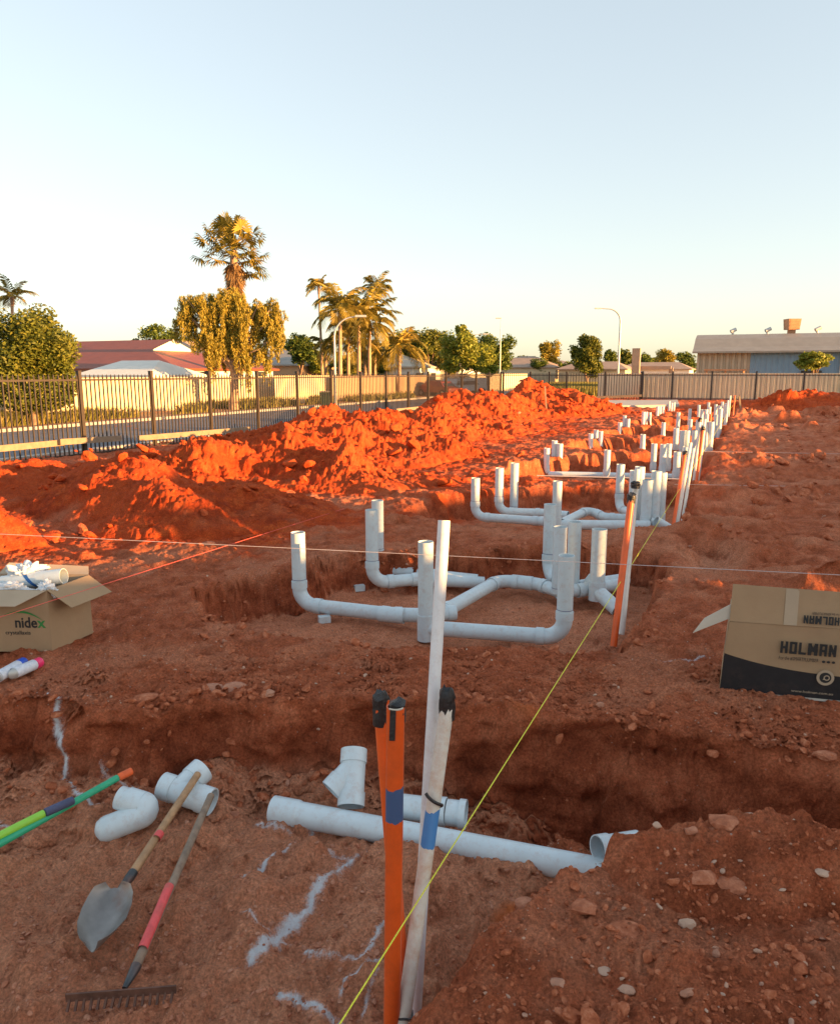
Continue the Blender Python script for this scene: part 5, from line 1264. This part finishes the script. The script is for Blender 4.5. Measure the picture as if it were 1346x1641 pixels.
house('long low brown roofed house behind the chimney', 1108, 112, 591, 580, 11, 9, M['roof_tan'], M['white_wall'], hip=.5)
# backyard flue tower
p = far(1018, 597, 95); tw = empty('chimney_tower', (p.x, p.y, -.55), 'tan rectangular chimney tower with crossbars among the far trees', 'chimney'); m = MB()
m.box((p.x, p.y, 2.0), (.95, .9, 5.1), YAW); m.build('shaft', M['roof_tan'], tw); m = MB(); m.box((p.x + 2.4, p.y, 2.2), (3.8, .5, .35), YAW); m.box((p.x + 4.4, p.y, .6), (.5, .5, 3.2), YAW); m.build('crossbar', M['roof_tan'], tw)
# blue and beige shed on the right
D0 = 61.0; c0 = Vector((far(1115, 597, D0).x, D0, 0)); ze = hp(1115, 563, D0).z; Ls = 34
def Sp(a, b_, z): q = c0 + V * a + U * b_; return Vector((q.x, q.y, z))
shd = empty('industrial_shed', c0, 'long grey roofed shed with beige and blue corrugated walls at the right', 'shed')
m = MB(); corrugated(m, Sp(0, 0, 0), Sp(3.9, 0, 0), -.6, ze, .42, .12); m.build('beige_wall', M['beige_sheet'], shd)
m = MB(); corrugated(m, Sp(3.9, 0, 0), Sp(Ls, 0, 0), -.6, ze, .40, .03); m.build('blue_wall', M['blue_sheet'], shd)
m = MB(); corrugated(m, Sp(0, 12, 0), Sp(0, 0, 0), -.6, ze, .42, .05); corrugated(m, Sp(Ls, 0, 0), Sp(Ls, 12, 0), -.6, ze, .42, .05); m.build('end_wall', M['beige_sheet'], shd)
zr = hp(1120, 537, D0 + 4).z
prof = [(-.5, ze - .05), (.6, ze + .32), (2.0, zr - .42), (3.2, zr - .1), (4.2, zr), (6, zr), (12.5, ze)]
m = MB(); n = len(prof); K_ = 86
vs = []
for i in range(K_ + 1):
    a = -.35 + (Ls + .7) * i / K_
    for b_, z in prof: vs.append(Sp(a, b_, z))
m.add(vs, [(i * n + j, (i + 1) * n + j, (i + 1) * n + j + 1, i * n + j + 1) for i in range(K_) for j in range(n - 1)])
m.add([Sp(-.35, b_, z) for b_, z in prof], [tuple(range(n))]); m.build('roof', M['roof_grey'], shd)
m = MB(); m.bar(Sp(-.35, -.55, ze - .1), Sp(Ls, -.55, ze - .1), .12, .14); m.build('gutter', M['roof_grey'], shd)
m = MB(); m.bar(Sp(10.1, -.12, ze - .1), Sp(10.1, -.12, -.6), .1, .1); m.build('downpipe', M['galv'], shd)
for a, w, z0_, z1_, mt in ((8.2, 1.4, .4, 1.75, 'glass'), (14.0, 2.2, .3, 1.6, 'white_wall')):
    m = MB(); m.box(Sp(a, -.06, (z0_ + z1_) / 2), (w, .08, z1_ - z0_), YAW); m.build('door' if mt == 'white_wall' else 'window', M[mt], shd)
m = MB()
for a in (.8, 2.2, 3.5): m.bar(Sp(a, -.5, -.6), Sp(a, -.5, 1.75), .12, .12)
m.bar(Sp(.6, -.5, 1.8), Sp(3.7, -.5, 1.8), .2, .12); m.build('pergola_frame', M['cooler'], shd)
def shed_a(px):
    q = ray(px, 597).x / ray(px, 597).y; o_ = c0 + U * 4.2; return (q * o_.y - o_.x) / (V.x - q * V.y)
for a in (shed_a(1169), shed_a(1224), shed_a(1303)):
    p = Sp(a, 4.2, zr); v_ = MB(); v_.tube([p, p + Vector((0, 0, .25))], .10, 10); v_.tube([p + Vector((-.18, 0, .22)), p + Vector((.24, 0, .42))], .15, 10); v_.build('roof_vent', M['galv'], shd)
p = Sp(shed_a(1262), 4.6, zr); m = MB(); m.box(p + Vector((0, 0, .15)), (.6, .6, .4), YAW); m.add([(p + Vector((sx * k, sy * k, z))) for z, k in ((.3, .44), (1.15, .50)) for sx, sy in ((-1, -1), (1, -1), (1, 1), (-1, 1))], [(3, 2, 1, 0), (4, 5, 6, 7), (0, 1, 5, 4), (1, 2, 6, 5), (2, 3, 7, 6), (3, 0, 4, 7)])
for i in range(7): m.box(p + Vector((0, -.47 - .005 * i, .40 + .11 * i)), (.78, .06, .05), 0)
m.build('roof_cooler', M['cooler'], shd)
# ------------------------------------------------------------ street lamps
def lamp(px, top_py, D, arm, label, r=.07, base=-.6, bend=1.2):
    p = far(px, 597, D); zt = hp(px, top_py, D).z; r_ = empty('street_lamp', (p.x, p.y, base), label, 'street lamp', 'street lamps'); m = MB(); P = [Vector((p.x, p.y, base)), Vector((p.x, p.y, zt - bend))]
    s_ = 1 if arm > 0 else -1
    if arm:
        for i in range(1, 9):
            a = i / 8 * math.pi / 2; P.append(Vector((p.x + s_ * bend * (1 - math.cos(a)), p.y, zt - bend + bend * math.sin(a))))
        P.append(Vector((p.x + arm, p.y, zt + .05)))
    else: P.append(Vector((p.x, p.y, zt)))
    m.tube(P, [r * (1.3 - .75 * i / (len(P) - 1)) for i in range(len(P))], 10); m.build('pole', M['galv'], r_, True)
    q = P[-1]; m = MB(); m.box(q + Vector((s_ * .3, 0, -.0)), (.65, .25, .12)); m.build('lamp_head', M['galv'], r_)
lamp(537, 508, 46, 1.3, 'grey street lamp with arm to the right in front of the palms', .05)
lamp(990, 495, 80, -2.1, 'tall street lamp with a long arm to the left, in the middle distance', .085, bend=1.3)
lamp(801, 510, 90, 0, 'tall thin straight pole right of the round green tree', .06); lamp(748, 536, 92, 1.9, 'pale street lamp half hidden by the frangipani trees', .06)

# ------------------------------------------------------------ plants
def leaf_cloud(name, parent, C_, N_, size, mat, seed, asp=.5, droop=0.0):
    """many leaf-sized faces; C_ = list of (centre, radii, weight) lumps"""
    r = np.random.default_rng(seed); pos = []
    tot = sum(w for _, _, w in C_)
    for c, rad, w in C_:
        k = int(N_ * w / tot); u = r.normal(size=(k, 3)); u /= np.linalg.norm(u, axis=1)[:, None]; u *= (r.random(k)[:, None]) ** .45
        pos.append(np.array(c) + u * np.array(rad))
    P = np.concatenate(pos); n = len(P)
    d = r.normal(size=(n, 3)); d[:, 2] = d[:, 2] * .6 - droop; d /= np.linalg.norm(d, axis=1)[:, None]
    e = np.cross(d, r.normal(size=(n, 3))); e /= np.linalg.norm(e, axis=1)[:, None]
    s = size * r.uniform(.6, 1.3, n)[:, None]
    v = np.stack([P - d * s * .5, P + e * s * asp * .5, P + d * s * .5, P - e * s * asp * .5], 1).reshape(-1, 3)
    tone = np.repeat(np.clip(r.normal(.5, .22, n) + .25 * (fbm(P[:, 0] * 1.5, P[:, 2] * 1.5, seed, 2)), 0, 1), 4)
    o = npmesh(name, v, np.arange(4 * n), 4, mat, dict(tone=tone), False); o.parent = parent
    o.data.transform(parent.matrix_basis.inverted()); return o
def lumps(c, R, n, seed, k=.42, flat=1.0):
    r = np.random.default_rng(seed); out = []
    for i in range(n):
        u = r.normal(size=3); u /= np.linalg.norm(u); u[2] = u[2] * .9 + .1
        p = np.array(c) + u * np.array(R) * r.uniform(.45, .88); s = r.uniform(.6, 1.2) * k
        out.append((p, (R[0] * s, R[1] * s, R[2] * s * flat), s * s))
    return out
def tree(label, px, D, base_z, crowns, leaf, N_, size, seed, trunk=.12, kind='tree', name='broadleaf_tree', bark='bark', k=.42, nl=22, group='trees beyond the fences', droop=0):
    """crowns: (px, py, half width px, half height px)"""
    p = far(px, 597, D); r = empty(name, (p.x, p.y, base_z), label, kind, group); sc = D / F2; C_ = []; tm = MB()
    allc = []
    if kind == 'tree' and name == 'broadleaf_tree': crowns = list(crowns) + [(x_ + 3, y_ + h_ * .75, w_ * .85, h_ * .6) for x_, y_, w_, h_ in crowns]; N_ = int(N_ * 1.5); size *= .9
    for (cx, cy, hw, hh) in crowns:
        q = far(cx, cy, D); c = (q.x, D + random.Random(seed + cx).uniform(-.5, .5), q.z); R = (hw * sc, hw * sc * .9, hh * sc); C_ += [(a, b_, w * R[0] * R[2]) for a, b_, w in lumps(c, R, nl, seed + cx, k)]; allc.append(Vector(c))
    top = max(c.z for c in allc); bz = Vector((p.x, p.y, base_z)); fk = Vector((p.x, p.y, base_z + (min(c.z for c in allc) - base_z) * .6)); tm.tube([bz, bz.lerp(fk, .5) + Vector((.05, 0, 0)), fk], [trunk * 1.3, trunk * 1.05, trunk], 9)
    rr = random.Random(seed)
    for (a, b_, w) in rr.sample(C_, min(10, len(C_))): a = Vector(a); tm.tube([fk - Vector((0, 0, .1)), fk.lerp(a, .5) + Vector((0, 0, .15)), a], [trunk * .6, trunk * .35, trunk * .1], 6)
    tm.build('trunk', M[bark], r, True); leaf_cloud('crown', r, C_, N_, size, M[leaf], seed, droop=droop); return r
tree('big round olive green shrub behind the palisade fence at the left border', 45, 31, -.6, [(50, 565, 78, 68), (60, 610, 72, 50), (52, 600, 60, 60), (50, 642, 66, 24), (90, 625, 34, 34)], 'leaf_olive', 56000, .155, 11, .14, 'shrub', 'large_shrub', nl=40, k=.30)
tree('dark green tree behind the tan roofed house', 262, 92, -.6, [(250, 540, 30, 18), (285, 548, 34, 18), (225, 552, 16, 10)], 'leaf_green', 5000, .38, 12)
tree('dark small drooping tree left of the lamp in front of palms', 482, 62, -.6, [(480, 556, 26, 22)], 'leaf_green', 3500, .3, 14)
tree('dark green tree right behind the palm group', 690, 84, -.6, [(655, 552, 24, 24), (685, 548, 26, 20), (705, 560, 20, 26)], 'leaf_olive', 8000, .34, 15)
tree('frangipani tree with pointed top right of the dark trees', 738, 76, -.6, [(738, 560, 36, 30), (740, 535, 10, 16), (770, 572, 22, 22)], 'leaf_bright', 9000, .32, 16)
tree('round dense green tree beside the thin straight pole', 795, 96, -.6, [(795, 560, 29, 26)], 'leaf_green', 6500, .36, 17)
tree('small bright green tree under the round dense tree', 782, 72, -.6, [(780, 578, 16, 20)], 'leaf_bright', 3000, .25, 18)
tree('thin airy gum tree right of the far mound', 882, 125, -.6, [(882, 568, 17, 24), (873, 560, 10, 14)], 'leaf_gold', 3200, .45, 19, .2)
tree('distant low trees behind the fence corner house', 845, 150, -.6, [(845, 577, 20, 8), (830, 580, 16, 7)], 'leaf_olive', 2500, .55, 20)
tree('large round gum tree left of the tall street lamp', 940, 104, -.6, [(938, 562, 24, 24), (948, 580, 20, 20), (928, 575, 14, 18)], 'leaf_olive', 8500, .42, 21, .22)
for i, (x, y, w, h, nm, lf) in enumerate([(910, 588, 18, 8, 'low bushes between the airy gum tree and the round gum tree', 'leaf_green'), (975, 573, 12, 14, 'dark pointed tree just left of the tall street lamp pole', 'leaf_green'), (1002, 574, 12, 14, 'dark tree between the street lamp pole and the chimney tower', 'leaf_olive'), (1032, 578, 12, 11, 'dark tree right of the chimney tower', 'leaf_green'), (1065, 572, 16, 12, 'golden topped tree right of the chimney tower', 'leaf_gold'), (1050, 580, 12, 8, 'low dark tree beside the golden topped one', 'leaf_green'), (1098, 576, 16, 14, 'dark green tree touching the left end of the shed', 'leaf_green')]):
    tree(nm, x, 118 + 3 * i, -.6, [(x, y, w, h), (x + 5, y + 6, w * .8, h)], lf, 2600, .42, 30 + i)
tree('yellow green frangipani bush in front of the blue shed wall', 1304, 52, -.6, [(1304, 580, 28, 15), (1290, 574, 12, 8), (1320, 574, 10, 9)], 'leaf_bright', 5200, .22, 40, .1, 'tree', 'frangipani_tree')
for i, (x, y, w, h, D_, lf, nm) in enumerate([(462, 572, 16, 20, 80, 'leaf_gold', 'low golden bush between the weeping tree and the dark drooping tree'), (506, 578, 16, 18, 74, 'leaf_bright', 'yellow green bush at the left foot of the palm group'), (552, 582, 24, 14, 76, 'leaf_olive', 'olive bush behind the street lamp pole'), (600, 580, 26, 16, 80, 'leaf_olive', 'olive bush behind the right side of the palm group'), (628, 560, 20, 22, 88, 'leaf_green', 'dark green tree between the palm group and the pale roof'), (672, 556, 22, 24, 90, 'leaf_olive', 'olive tree above the pale roof'), (716, 572, 18, 22, 80, 'leaf_gold', 'golden tree behind the parked cars'), (862, 582, 16, 8, 120, 'leaf_green', 'low dark tree behind the far mound')]):
    tree(nm, x, D_, -.6, [(x, y, w, h), (x + 6, y + 8, w * .8, h * .8)], lf, 3800, .30, 60 + i)
# weeping tree: hanging strands
def weeping(label, px, D, crowns, seed):
    p = far(px, 597, D); r = empty('weeping_tree', (p.x, p.y, -.6), label, 'tree', 'trees beyond the fences'); rg = np.random.default_rng(seed); sc = D / F2; P = []; tm = MB()
    bz = Vector((p.x, p.y, -.6)); fk = bz + Vector((.2, 0, 2.2)); tm.tube([bz, bz.lerp(fk, .5), fk], [.32, .25, .22], 10)
    for (cx, cy, hw, hh, n) in crowns:
        for i in range(n):
            if i % 9 == 0: bu = rg.normal(size=3); bu /= np.linalg.norm(bu); bu[2] = abs(bu[2]); bl = rg.uniform(.3, 1.5)
            u = bu + rg.normal(size=3) * .10; x0 = far(cx, cy, D); k = rg.uniform(.55, 1.0)
            s = np.array([x0.x + u[0] * hw * sc * k, D + u[1] * hw * sc * k, x0.z + u[2] * hh * sc * k]); L = rg.uniform(.6, 2.0) * bl * (.5 + .6 * hh * sc / 3); m = int(L * 70)
            t_ = rg.random(m); q = s[None] + np.stack([np.sin(t_ * 3 + i) * .08 + rg.normal(size=m) * .05, rg.normal(size=m) * .05, -t_ * L], 1); P.append(q)
            if i % 40 == 0: tm.tube([fk - Vector((0, 0, .2)), fk.lerp(Vector(s), .6) + Vector((0, 0, .3)), Vector(s)], [.12, .07, .02], 6)
    tm.build('trunk', M['bark_pale'], r, True); P = np.concatenate(P); P = P[P[:, 2] > -.1]; n = len(P)
    d = rg.normal(size=(n, 3)) * .35; d[:, 2] -= 1; d /= np.linalg.norm(d, axis=1)[:, None]; e = np.cross(d, rg.normal(size=(n, 3))); e /= np.linalg.norm(e, axis=1)[:, None]; s = .16 * rg.uniform(.6, 1.3, n)[:, None]
    v = np.stack([P - d * s * .5, P + e * s * .15, P + d * s * .5, P - e * s * .15], 1).reshape(-1, 3)
    o = npmesh('crown', v, np.arange(4 * n), 4, M['leaf_gold'], dict(tone=np.repeat(np.clip(rg.normal(.5, .25, n), 0, 1), 4)), False); o.parent = r; o.data.transform(r.matrix_basis.inverted())
weeping('golden weeping tree with hanging foliage around the tall fan palm', 372, 44, [(318, 492, 30, 22, 170), (352, 500, 26, 34, 190), (300, 515, 22, 26, 90), (378, 540, 26, 40, 190), (400, 505, 14, 30, 70), (430, 500, 22, 26, 130), (438, 540, 20, 36, 150), (340, 545, 34, 30, 160), (410, 575, 26, 26, 110), (372, 488, 26, 26, 170), (392, 520, 28, 34, 190), (360, 560, 30, 26, 120)], 5)
# palms
def frond(mb, base, az, el, L, droop, nl, wl, rg, tones, tip=1.0):
    d = Vector((math.cos(az) * math.cos(el), math.sin(az) * math.cos(el), math.sin(el))); p = Vector(base); seg = 9; pts_ = [p.copy()]
    for i in range(seg):
        d = (d + Vector((0, 0, -droop / seg * (1 + i * .25)))).normalized(); p = p + d * (L / seg); pts_.append(p.copy())
    side = d.cross(Vector((0, 0, 1))).normalized() if abs(d.z) < .99 else Vector((1, 0, 0)); n0 = len(mb.v)
    w = .035 * L / 3
    for i, q in enumerate(pts_): mb.v.append(tuple(q - side * w * (1 - i / seg * .8))); mb.v.append(tuple(q + side * w * (1 - i / seg * .8)))
    for i in range(seg): mb.f.append((n0 + 2 * i, n0 + 2 * i + 1, n0 + 2 * i + 3, n0 + 2 * i + 2)); mb.m.append(0)
    tn = rg.uniform(.1, .9); tones += [tn] * (2 * seg + 2)
    for k in range(nl):
        t_ = .12 + .88 * k / nl; i = min(seg - 1, int(t_ * seg)); q = pts_[i].lerp(pts_[i + 1], t_ * seg - i); dd = (pts_[i + 1] - pts_[i]).normalized(); ll = wl * (math.sin(math.pi * min(1, t_ * .9 + .12)) ** .6 + .1)
        for s_ in (-1, 1):
            ld = (side * s_ * .9 + dd * .75 + Vector((0, 0, -.15 + rg.uniform(-.3, .25)))).normalized(); wv = dd * .022 * L / 2.5; n0 = len(mb.v)
            mb.v += [tuple(q - wv), tuple(q + wv), tuple(q + ld * ll * .6 + wv * .6 + Vector((0, 0, -.03))), tuple(q + ld * ll + Vector((0, 0, -ll * .30)))]; mb.f.append((n0, n0 + 1, n0 + 2, n0 + 3)); mb.m.append(0); tones += [np.clip(tn + rg.uniform(-.15, .15), 0, 1)] * 4
def mb_tone(mb, name, mat, parent, tones):
    o = mb.build(name, mat, parent); a = o.data.attributes.new('tone', 'FLOAT', 'POINT'); a.data.foreach_set('value', np.array(tones, np.float32)); return o
def feather_palm(label, px, D, crown_py, L, nf, seed, trunk=.14, lean=0, wl=.55, base=-.6, name='feather_palm', drp=1.3):
    rg = random.Random(seed); p = far(px - lean, 597, D); c = far(px, crown_py, D); r = empty(name, (p.x, p.y, base), label, 'palm tree', 'palms beyond the street'); m = MB(); a = Vector((p.x, p.y, base)); b_ = Vector((c.x, D, c.z))
    m.tube([a, a.lerp(b_, .4) + Vector(((b_.x - a.x) * -.12, 0, 0)), a.lerp(b_, .8), b_], [trunk * 1.5, trunk, trunk * .85, trunk * .8], 10); m.build('trunk', M['bark_pale'], r, True)
    m = MB(); m.tube([b_ - Vector((0, 0, .5)), b_, b_ + Vector((0, 0, .25))], [trunk * .9, trunk * 1.15, trunk * .5], 8); m.build('crownshaft', M['leaf_dry'] if False else M['bark'], r, True)
    fm = MB(); tones = []
    for i in range(nf):
        az = i * 2.399 + rg.uniform(-.3, .3); el = rg.uniform(-.15, 1.4); frond(fm, b_ + Vector((0, 0, .15)), az, el, L * rg.uniform(.75, 1.15), drp * rg.uniform(.5, 1.15), 24, wl * rg.uniform(.8, 1.15), rg, tones)
    mb_tone(fm, 'crown', M['leaf_palm'], r, tones)
feather_palm('feather palm rising behind the big round shrub at the left', 20, 58, 478, 1.9, 16, 1, lean=2, wl=.5)
feather_palm('slender feather palm left in the palm group', 511, 66, 462, 1.6, 14, 2, .11, lean=-6, wl=.55)
feather_palm('slender feather palm right in the palm group, tallest of its group', 604, 70, 466, 2.1, 16, 3, .12, lean=4, wl=.6)
for i, (x, cy, L, nf, nm) in enumerate([(545, 500, 3.2, 24, 'bushy feather palm behind the street lamp'), (575, 508, 3.4, 26, 'bushy feather palm in the centre of the palm group'), (592, 520, 3.2, 24, 'lower bushy feather palm at the right of the group'), (558, 545, 3.4, 26, 'short golden palm low in the palm group'), (640, 560, 3.4, 20, 'wide arching golden palm right of the palm group'), (522, 560, 2.4, 16, 'small palm at the left foot of the palm group'), (585, 562, 2.6, 20, 'short bushy palm at the right foot of the palm group')]):
    feather_palm(nm, x, 60 + 1.5 * i, cy, L, nf, 10 + i, .16, wl=.75, drp=1.35)
def fan_palm(label, px, D, crown_py, seed):
    rg = random.Random(seed); p = far(px, 597, D); c = far(px, crown_py, D); r = empty('fan_palm', (p.x, p.y, -.6), label, 'palm tree', 'palms beyond the street'); m = MB(); a = Vector((p.x, p.y, -.6)); b_ = Vector((c.x, D, c.z))
    m.tube([a, a.lerp(b_, .5), b_], [.34, .26, .24], 12); m.build('trunk', M['bark_pale'], r, True)
    fm = MB(); tones = []; sk = MB(); st = []
    def fan(mb, tn_, base, az, el, PL, FR, droop, tl):
        d = Vector((math.cos(az) * math.cos(el), math.sin(az) * math.cos(el), math.sin(el))); e = base + d * PL - Vector((0, 0, droop * .3)); n0 = len(mb.v); s_ = d.cross(Vector((0, 0, 1))).normalized() * .03
        mb.v += [tuple(base - s_), tuple(base + s_), tuple(e + s_), tuple(e - s_)]; mb.f.append((n0, n0 + 1, n0 + 2, n0 + 3)); mb.m.append(0); tn_ += [tl] * 4
        side = d.cross(Vector((0, 0, 1))).normalized(); up = side.cross(d)
        for k in range(15):
            a_ = (k / 14 - .5) * 3.6; q = (d * math.cos(a_) + side * math.sin(a_) * .95 + up * .25 * math.cos(a_ * 2)).normalized(); ln = FR * rg.uniform(.85, 1.05); t1 = e + q * ln * .6; t2 = e + q * ln + Vector((0, 0, -droop * ln * .5)); wv = q.cross(up).normalized() * .065; n0 = len(mb.v)
            mb.v += [tuple(e), tuple(t1 + wv), tuple(t2), tuple(t1 - wv)]; mb.f.append((n0, n0 + 1, n0 + 2, n0 + 3)); mb.m.append(0); tn_ += [np.clip(tl + rg.uniform(-.2, .2), 0, 1)] * 4
    for i in range(60): fan(fm, tones, b_ + Vector((0, 0, rg.uniform(-.5, .2))), i * 2.399, rg.uniform(-.55, 1.4), rg.uniform(1.0, 2.1), .85, rg.uniform(.2, .8), rg.uniform(.1, .9))
    mb_tone(fm, 'crown', M['leaf_palm'], r, tones)
    for i in range(48): fan(sk, st, b_ - Vector((0, 0, rg.uniform(.3, 3.0))), i * 2.399, rg.uniform(-1.45, -1.0), .35, .8, .8, rg.random())
    mb_tone(sk, 'dry_skirt', M['leaf_dry'], r, st)
fan_palm('tall fan palm with a dry skirt rising above the weeping tree', 375, 49, 402, 4)
# grass: tufts on the verges
def grass(name, label, boxes, N_, h, z, seed):
    r = np.random.default_rng(seed); P = []
    for K0, K1, x0, x1, w in boxes:
        k = int(N_ * w); K = r.uniform(K0, K1, k); px = r.uniform(x0, x1, k); D = F2 * K / (1208 - px); P.append(np.stack([(px - 673) * D / F2, D, np.full(k, z)], 1))
    P = np.concatenate(P); cl = vnoise(P[:, 0] * .6, P[:, 1] * .35, seed) > -.05; P = P[cl]; n = len(P); hh = h * r.uniform(.4, 1.2, n)[:, None]; d = r.normal(size=(n, 3)) * .3; d[:, 2] = 1; e = r.normal(size=(n, 3)) * .03; e[:, 2] = 0
    v = np.stack([P - e, P + e, P + d * hh], 1).reshape(-1, 3); o = npmesh(name, v, np.arange(3 * n), 3, M['grass'], dict(tone=np.repeat(r.random(n), 3)), False); tag(o, label, 'grass', kind='stuff')
grass('grass', 'dry yellow green grass along the boundary wall across the street', [(29.5, 32.5, -50, 520, .9), (28.6, 31, 520, 690, .1)], 26000, .55, -.52, 3)
r = np.random.default_rng(5); n = 9000; px = r.uniform(880, 960, n); D = r.uniform(60, 95, n); P = np.stack([(px - 673) * D / F2, D, np.full(n, -.56)], 1); d = r.normal(size=(n, 3)) * .3; d[:, 2] = 1; e = r.normal(size=(n, 3)) * .05; e[:, 2] = 0
v = np.stack([P - e, P + e, P + d * 1.1], 1).reshape(-1, 3); o = npmesh('tall_grass', v, np.arange(3 * n), 3, M['grass'], dict(tone=np.repeat(r.random(n), 3)), False); tag(o, 'sunlit tall dry grass beyond the back fence', 'grass', kind='stuff')

# ------------------------------------------------------------ off to the right, outside the picture: added casters, shaped to shade the site
nrm_w = Vector((-math.sin(SUN_AZ), math.cos(SUN_AZ), 0)); Lh = Vector((-math.cos(SUN_AZ), -math.sin(SUN_AZ), 0)); te = math.tan(SUN_EL)
DIST = 15.0
def cast(w0, h0, w1, h1, dist=DIST, zb=-.8):
    """vertical panel whose top edge draws the shade line of height h over the origin's meridian"""
    out = []
    for w, h in ((w0, h0), (w1, h1)):
        q = nrm_w * w - Lh * dist; out.append((q, h + dist * te))
    (a, za), (b_, zb_) = out; return a, za, b_, zb_
hp_ = [(-6, 3.2), (-1.5, 2.2), (1.6, 1.22), (2.3, 1.02), (3.6, .76), (4.6, .60), (5.3, .58), (5.5, .92), (5.95, .92)]
rf = empty('shade_caster_near', nrm_w * 0 - Lh * DIST, 'added shade panels with sloping top right of the site, outside the view', 'fence')  # added unseen panels; their top edge shapes the foreground shade
for (w0, h0), (w1, h1) in zip(hp_[:-1], hp_[1:]):
    a, za, b_, zb_ = cast(w0, h0, w1, h1); m = MB(); t_ = Lh * .05
    m.add([(a.x, a.y, -.8), (b_.x, b_.y, -.8), (b_.x, b_.y, zb_), (a.x, a.y, za), (a.x + t_.x, a.y + t_.y, -.8), (b_.x + t_.x, b_.y + t_.y, -.8), (b_.x + t_.x, b_.y + t_.y, zb_), (a.x + t_.x, a.y + t_.y, za)], [(0, 1, 2, 3), (7, 6, 5, 4), (3, 2, 6, 7), (0, 3, 7, 4), (1, 5, 6, 2), (0, 4, 5, 1)]); m.build('panel', M['cbond'], rf)  # panel of the added near shade caster
PR_ = [(6.0, 1.0), (6.3, 1.14), (6.9, 1.24), (7.4, 1.4), (7.9, 1.45)]
ph = empty('shade_caster_mid', nrm_w * 7 - Lh * DIST, 'added upright shade boards right of the site, outside the view', 'shade caster')  # added unseen boards, stepped to shape the shadow on the nearest mound
for (w0, h0), (w1, h1) in zip(PR_[:-1], PR_[1:]):
    a, za, b_, zb_ = cast(w0, h0, w1, h1); m = MB(); t_ = Lh * .06
    m.add([(a.x, a.y, -.8), (b_.x, b_.y, -.8), (b_.x, b_.y, zb_), (a.x, a.y, za), (a.x + t_.x, a.y + t_.y, -.8), (b_.x + t_.x, b_.y + t_.y, -.8), (b_.x + t_.x, b_.y + t_.y, zb_), (a.x + t_.x, a.y + t_.y, za)], [(0, 1, 2, 3), (7, 6, 5, 4), (3, 2, 6, 7), (0, 3, 7, 4), (1, 5, 6, 2), (0, 4, 5, 1)]); m.build('shade_board', M['timber'], ph)
a, za, b_, zb_ = cast(6.15, .9, 7.7, .9); sb = empty('shade_caster_box', (a + b_) / 2, 'added shade box right of the site, outside the view', 'shade box'); m = MB(); mid = (a + b_) / 2 - Lh * 1.0; m.box((mid.x, mid.y, za / 2 - .4), (2.0, (b_ - a).length, za + .8 - .1), SUN_AZ); m.build('body', M['cream'], sb); m = MB(); m.box((mid.x, mid.y, za - .05), (2.1, (b_ - a).length + .06, .1), SUN_AZ); m.build('roof', M['roof_grey'], sb)  # added unseen box behind the boards, blocks the low sun
hp2 = [(7.9, .50), (9.5, .40), (11.5, .16), (14, .12), (18, .10), (23, .08), (31, .12), (35, .42), (41, .46), (46, -.3), (60, -.5)]
rf2 = empty('shade_caster_far', nrm_w * 20 - Lh * DIST, 'added low shade panels along the right side of the site, outside the view', 'fence')  # added unseen panels; height profile sets the shade farther back
for (w0, h0), (w1, h1) in zip(hp2[:-1], hp2[1:]):
    dist = 15 if w1 < 12 else 18
    a, za, b_, zb_ = cast(w0, h0, w1, h1, 26); m = MB(); t_ = Lh * .05
    m.add([(a.x, a.y, -.8), (b_.x, b_.y, -.8), (b_.x, b_.y, zb_), (a.x, a.y, za), (a.x + t_.x, a.y + t_.y, -.8), (b_.x + t_.x, b_.y + t_.y, -.8), (b_.x + t_.x, b_.y + t_.y, zb_), (a.x + t_.x, a.y + t_.y, za)], [(0, 1, 2, 3), (7, 6, 5, 4), (3, 2, 6, 7), (0, 3, 7, 4), (1, 5, 6, 2), (0, 4, 5, 1)]); m.build('panel', M['cbond'], rf2)  # panel of the added far shade caster
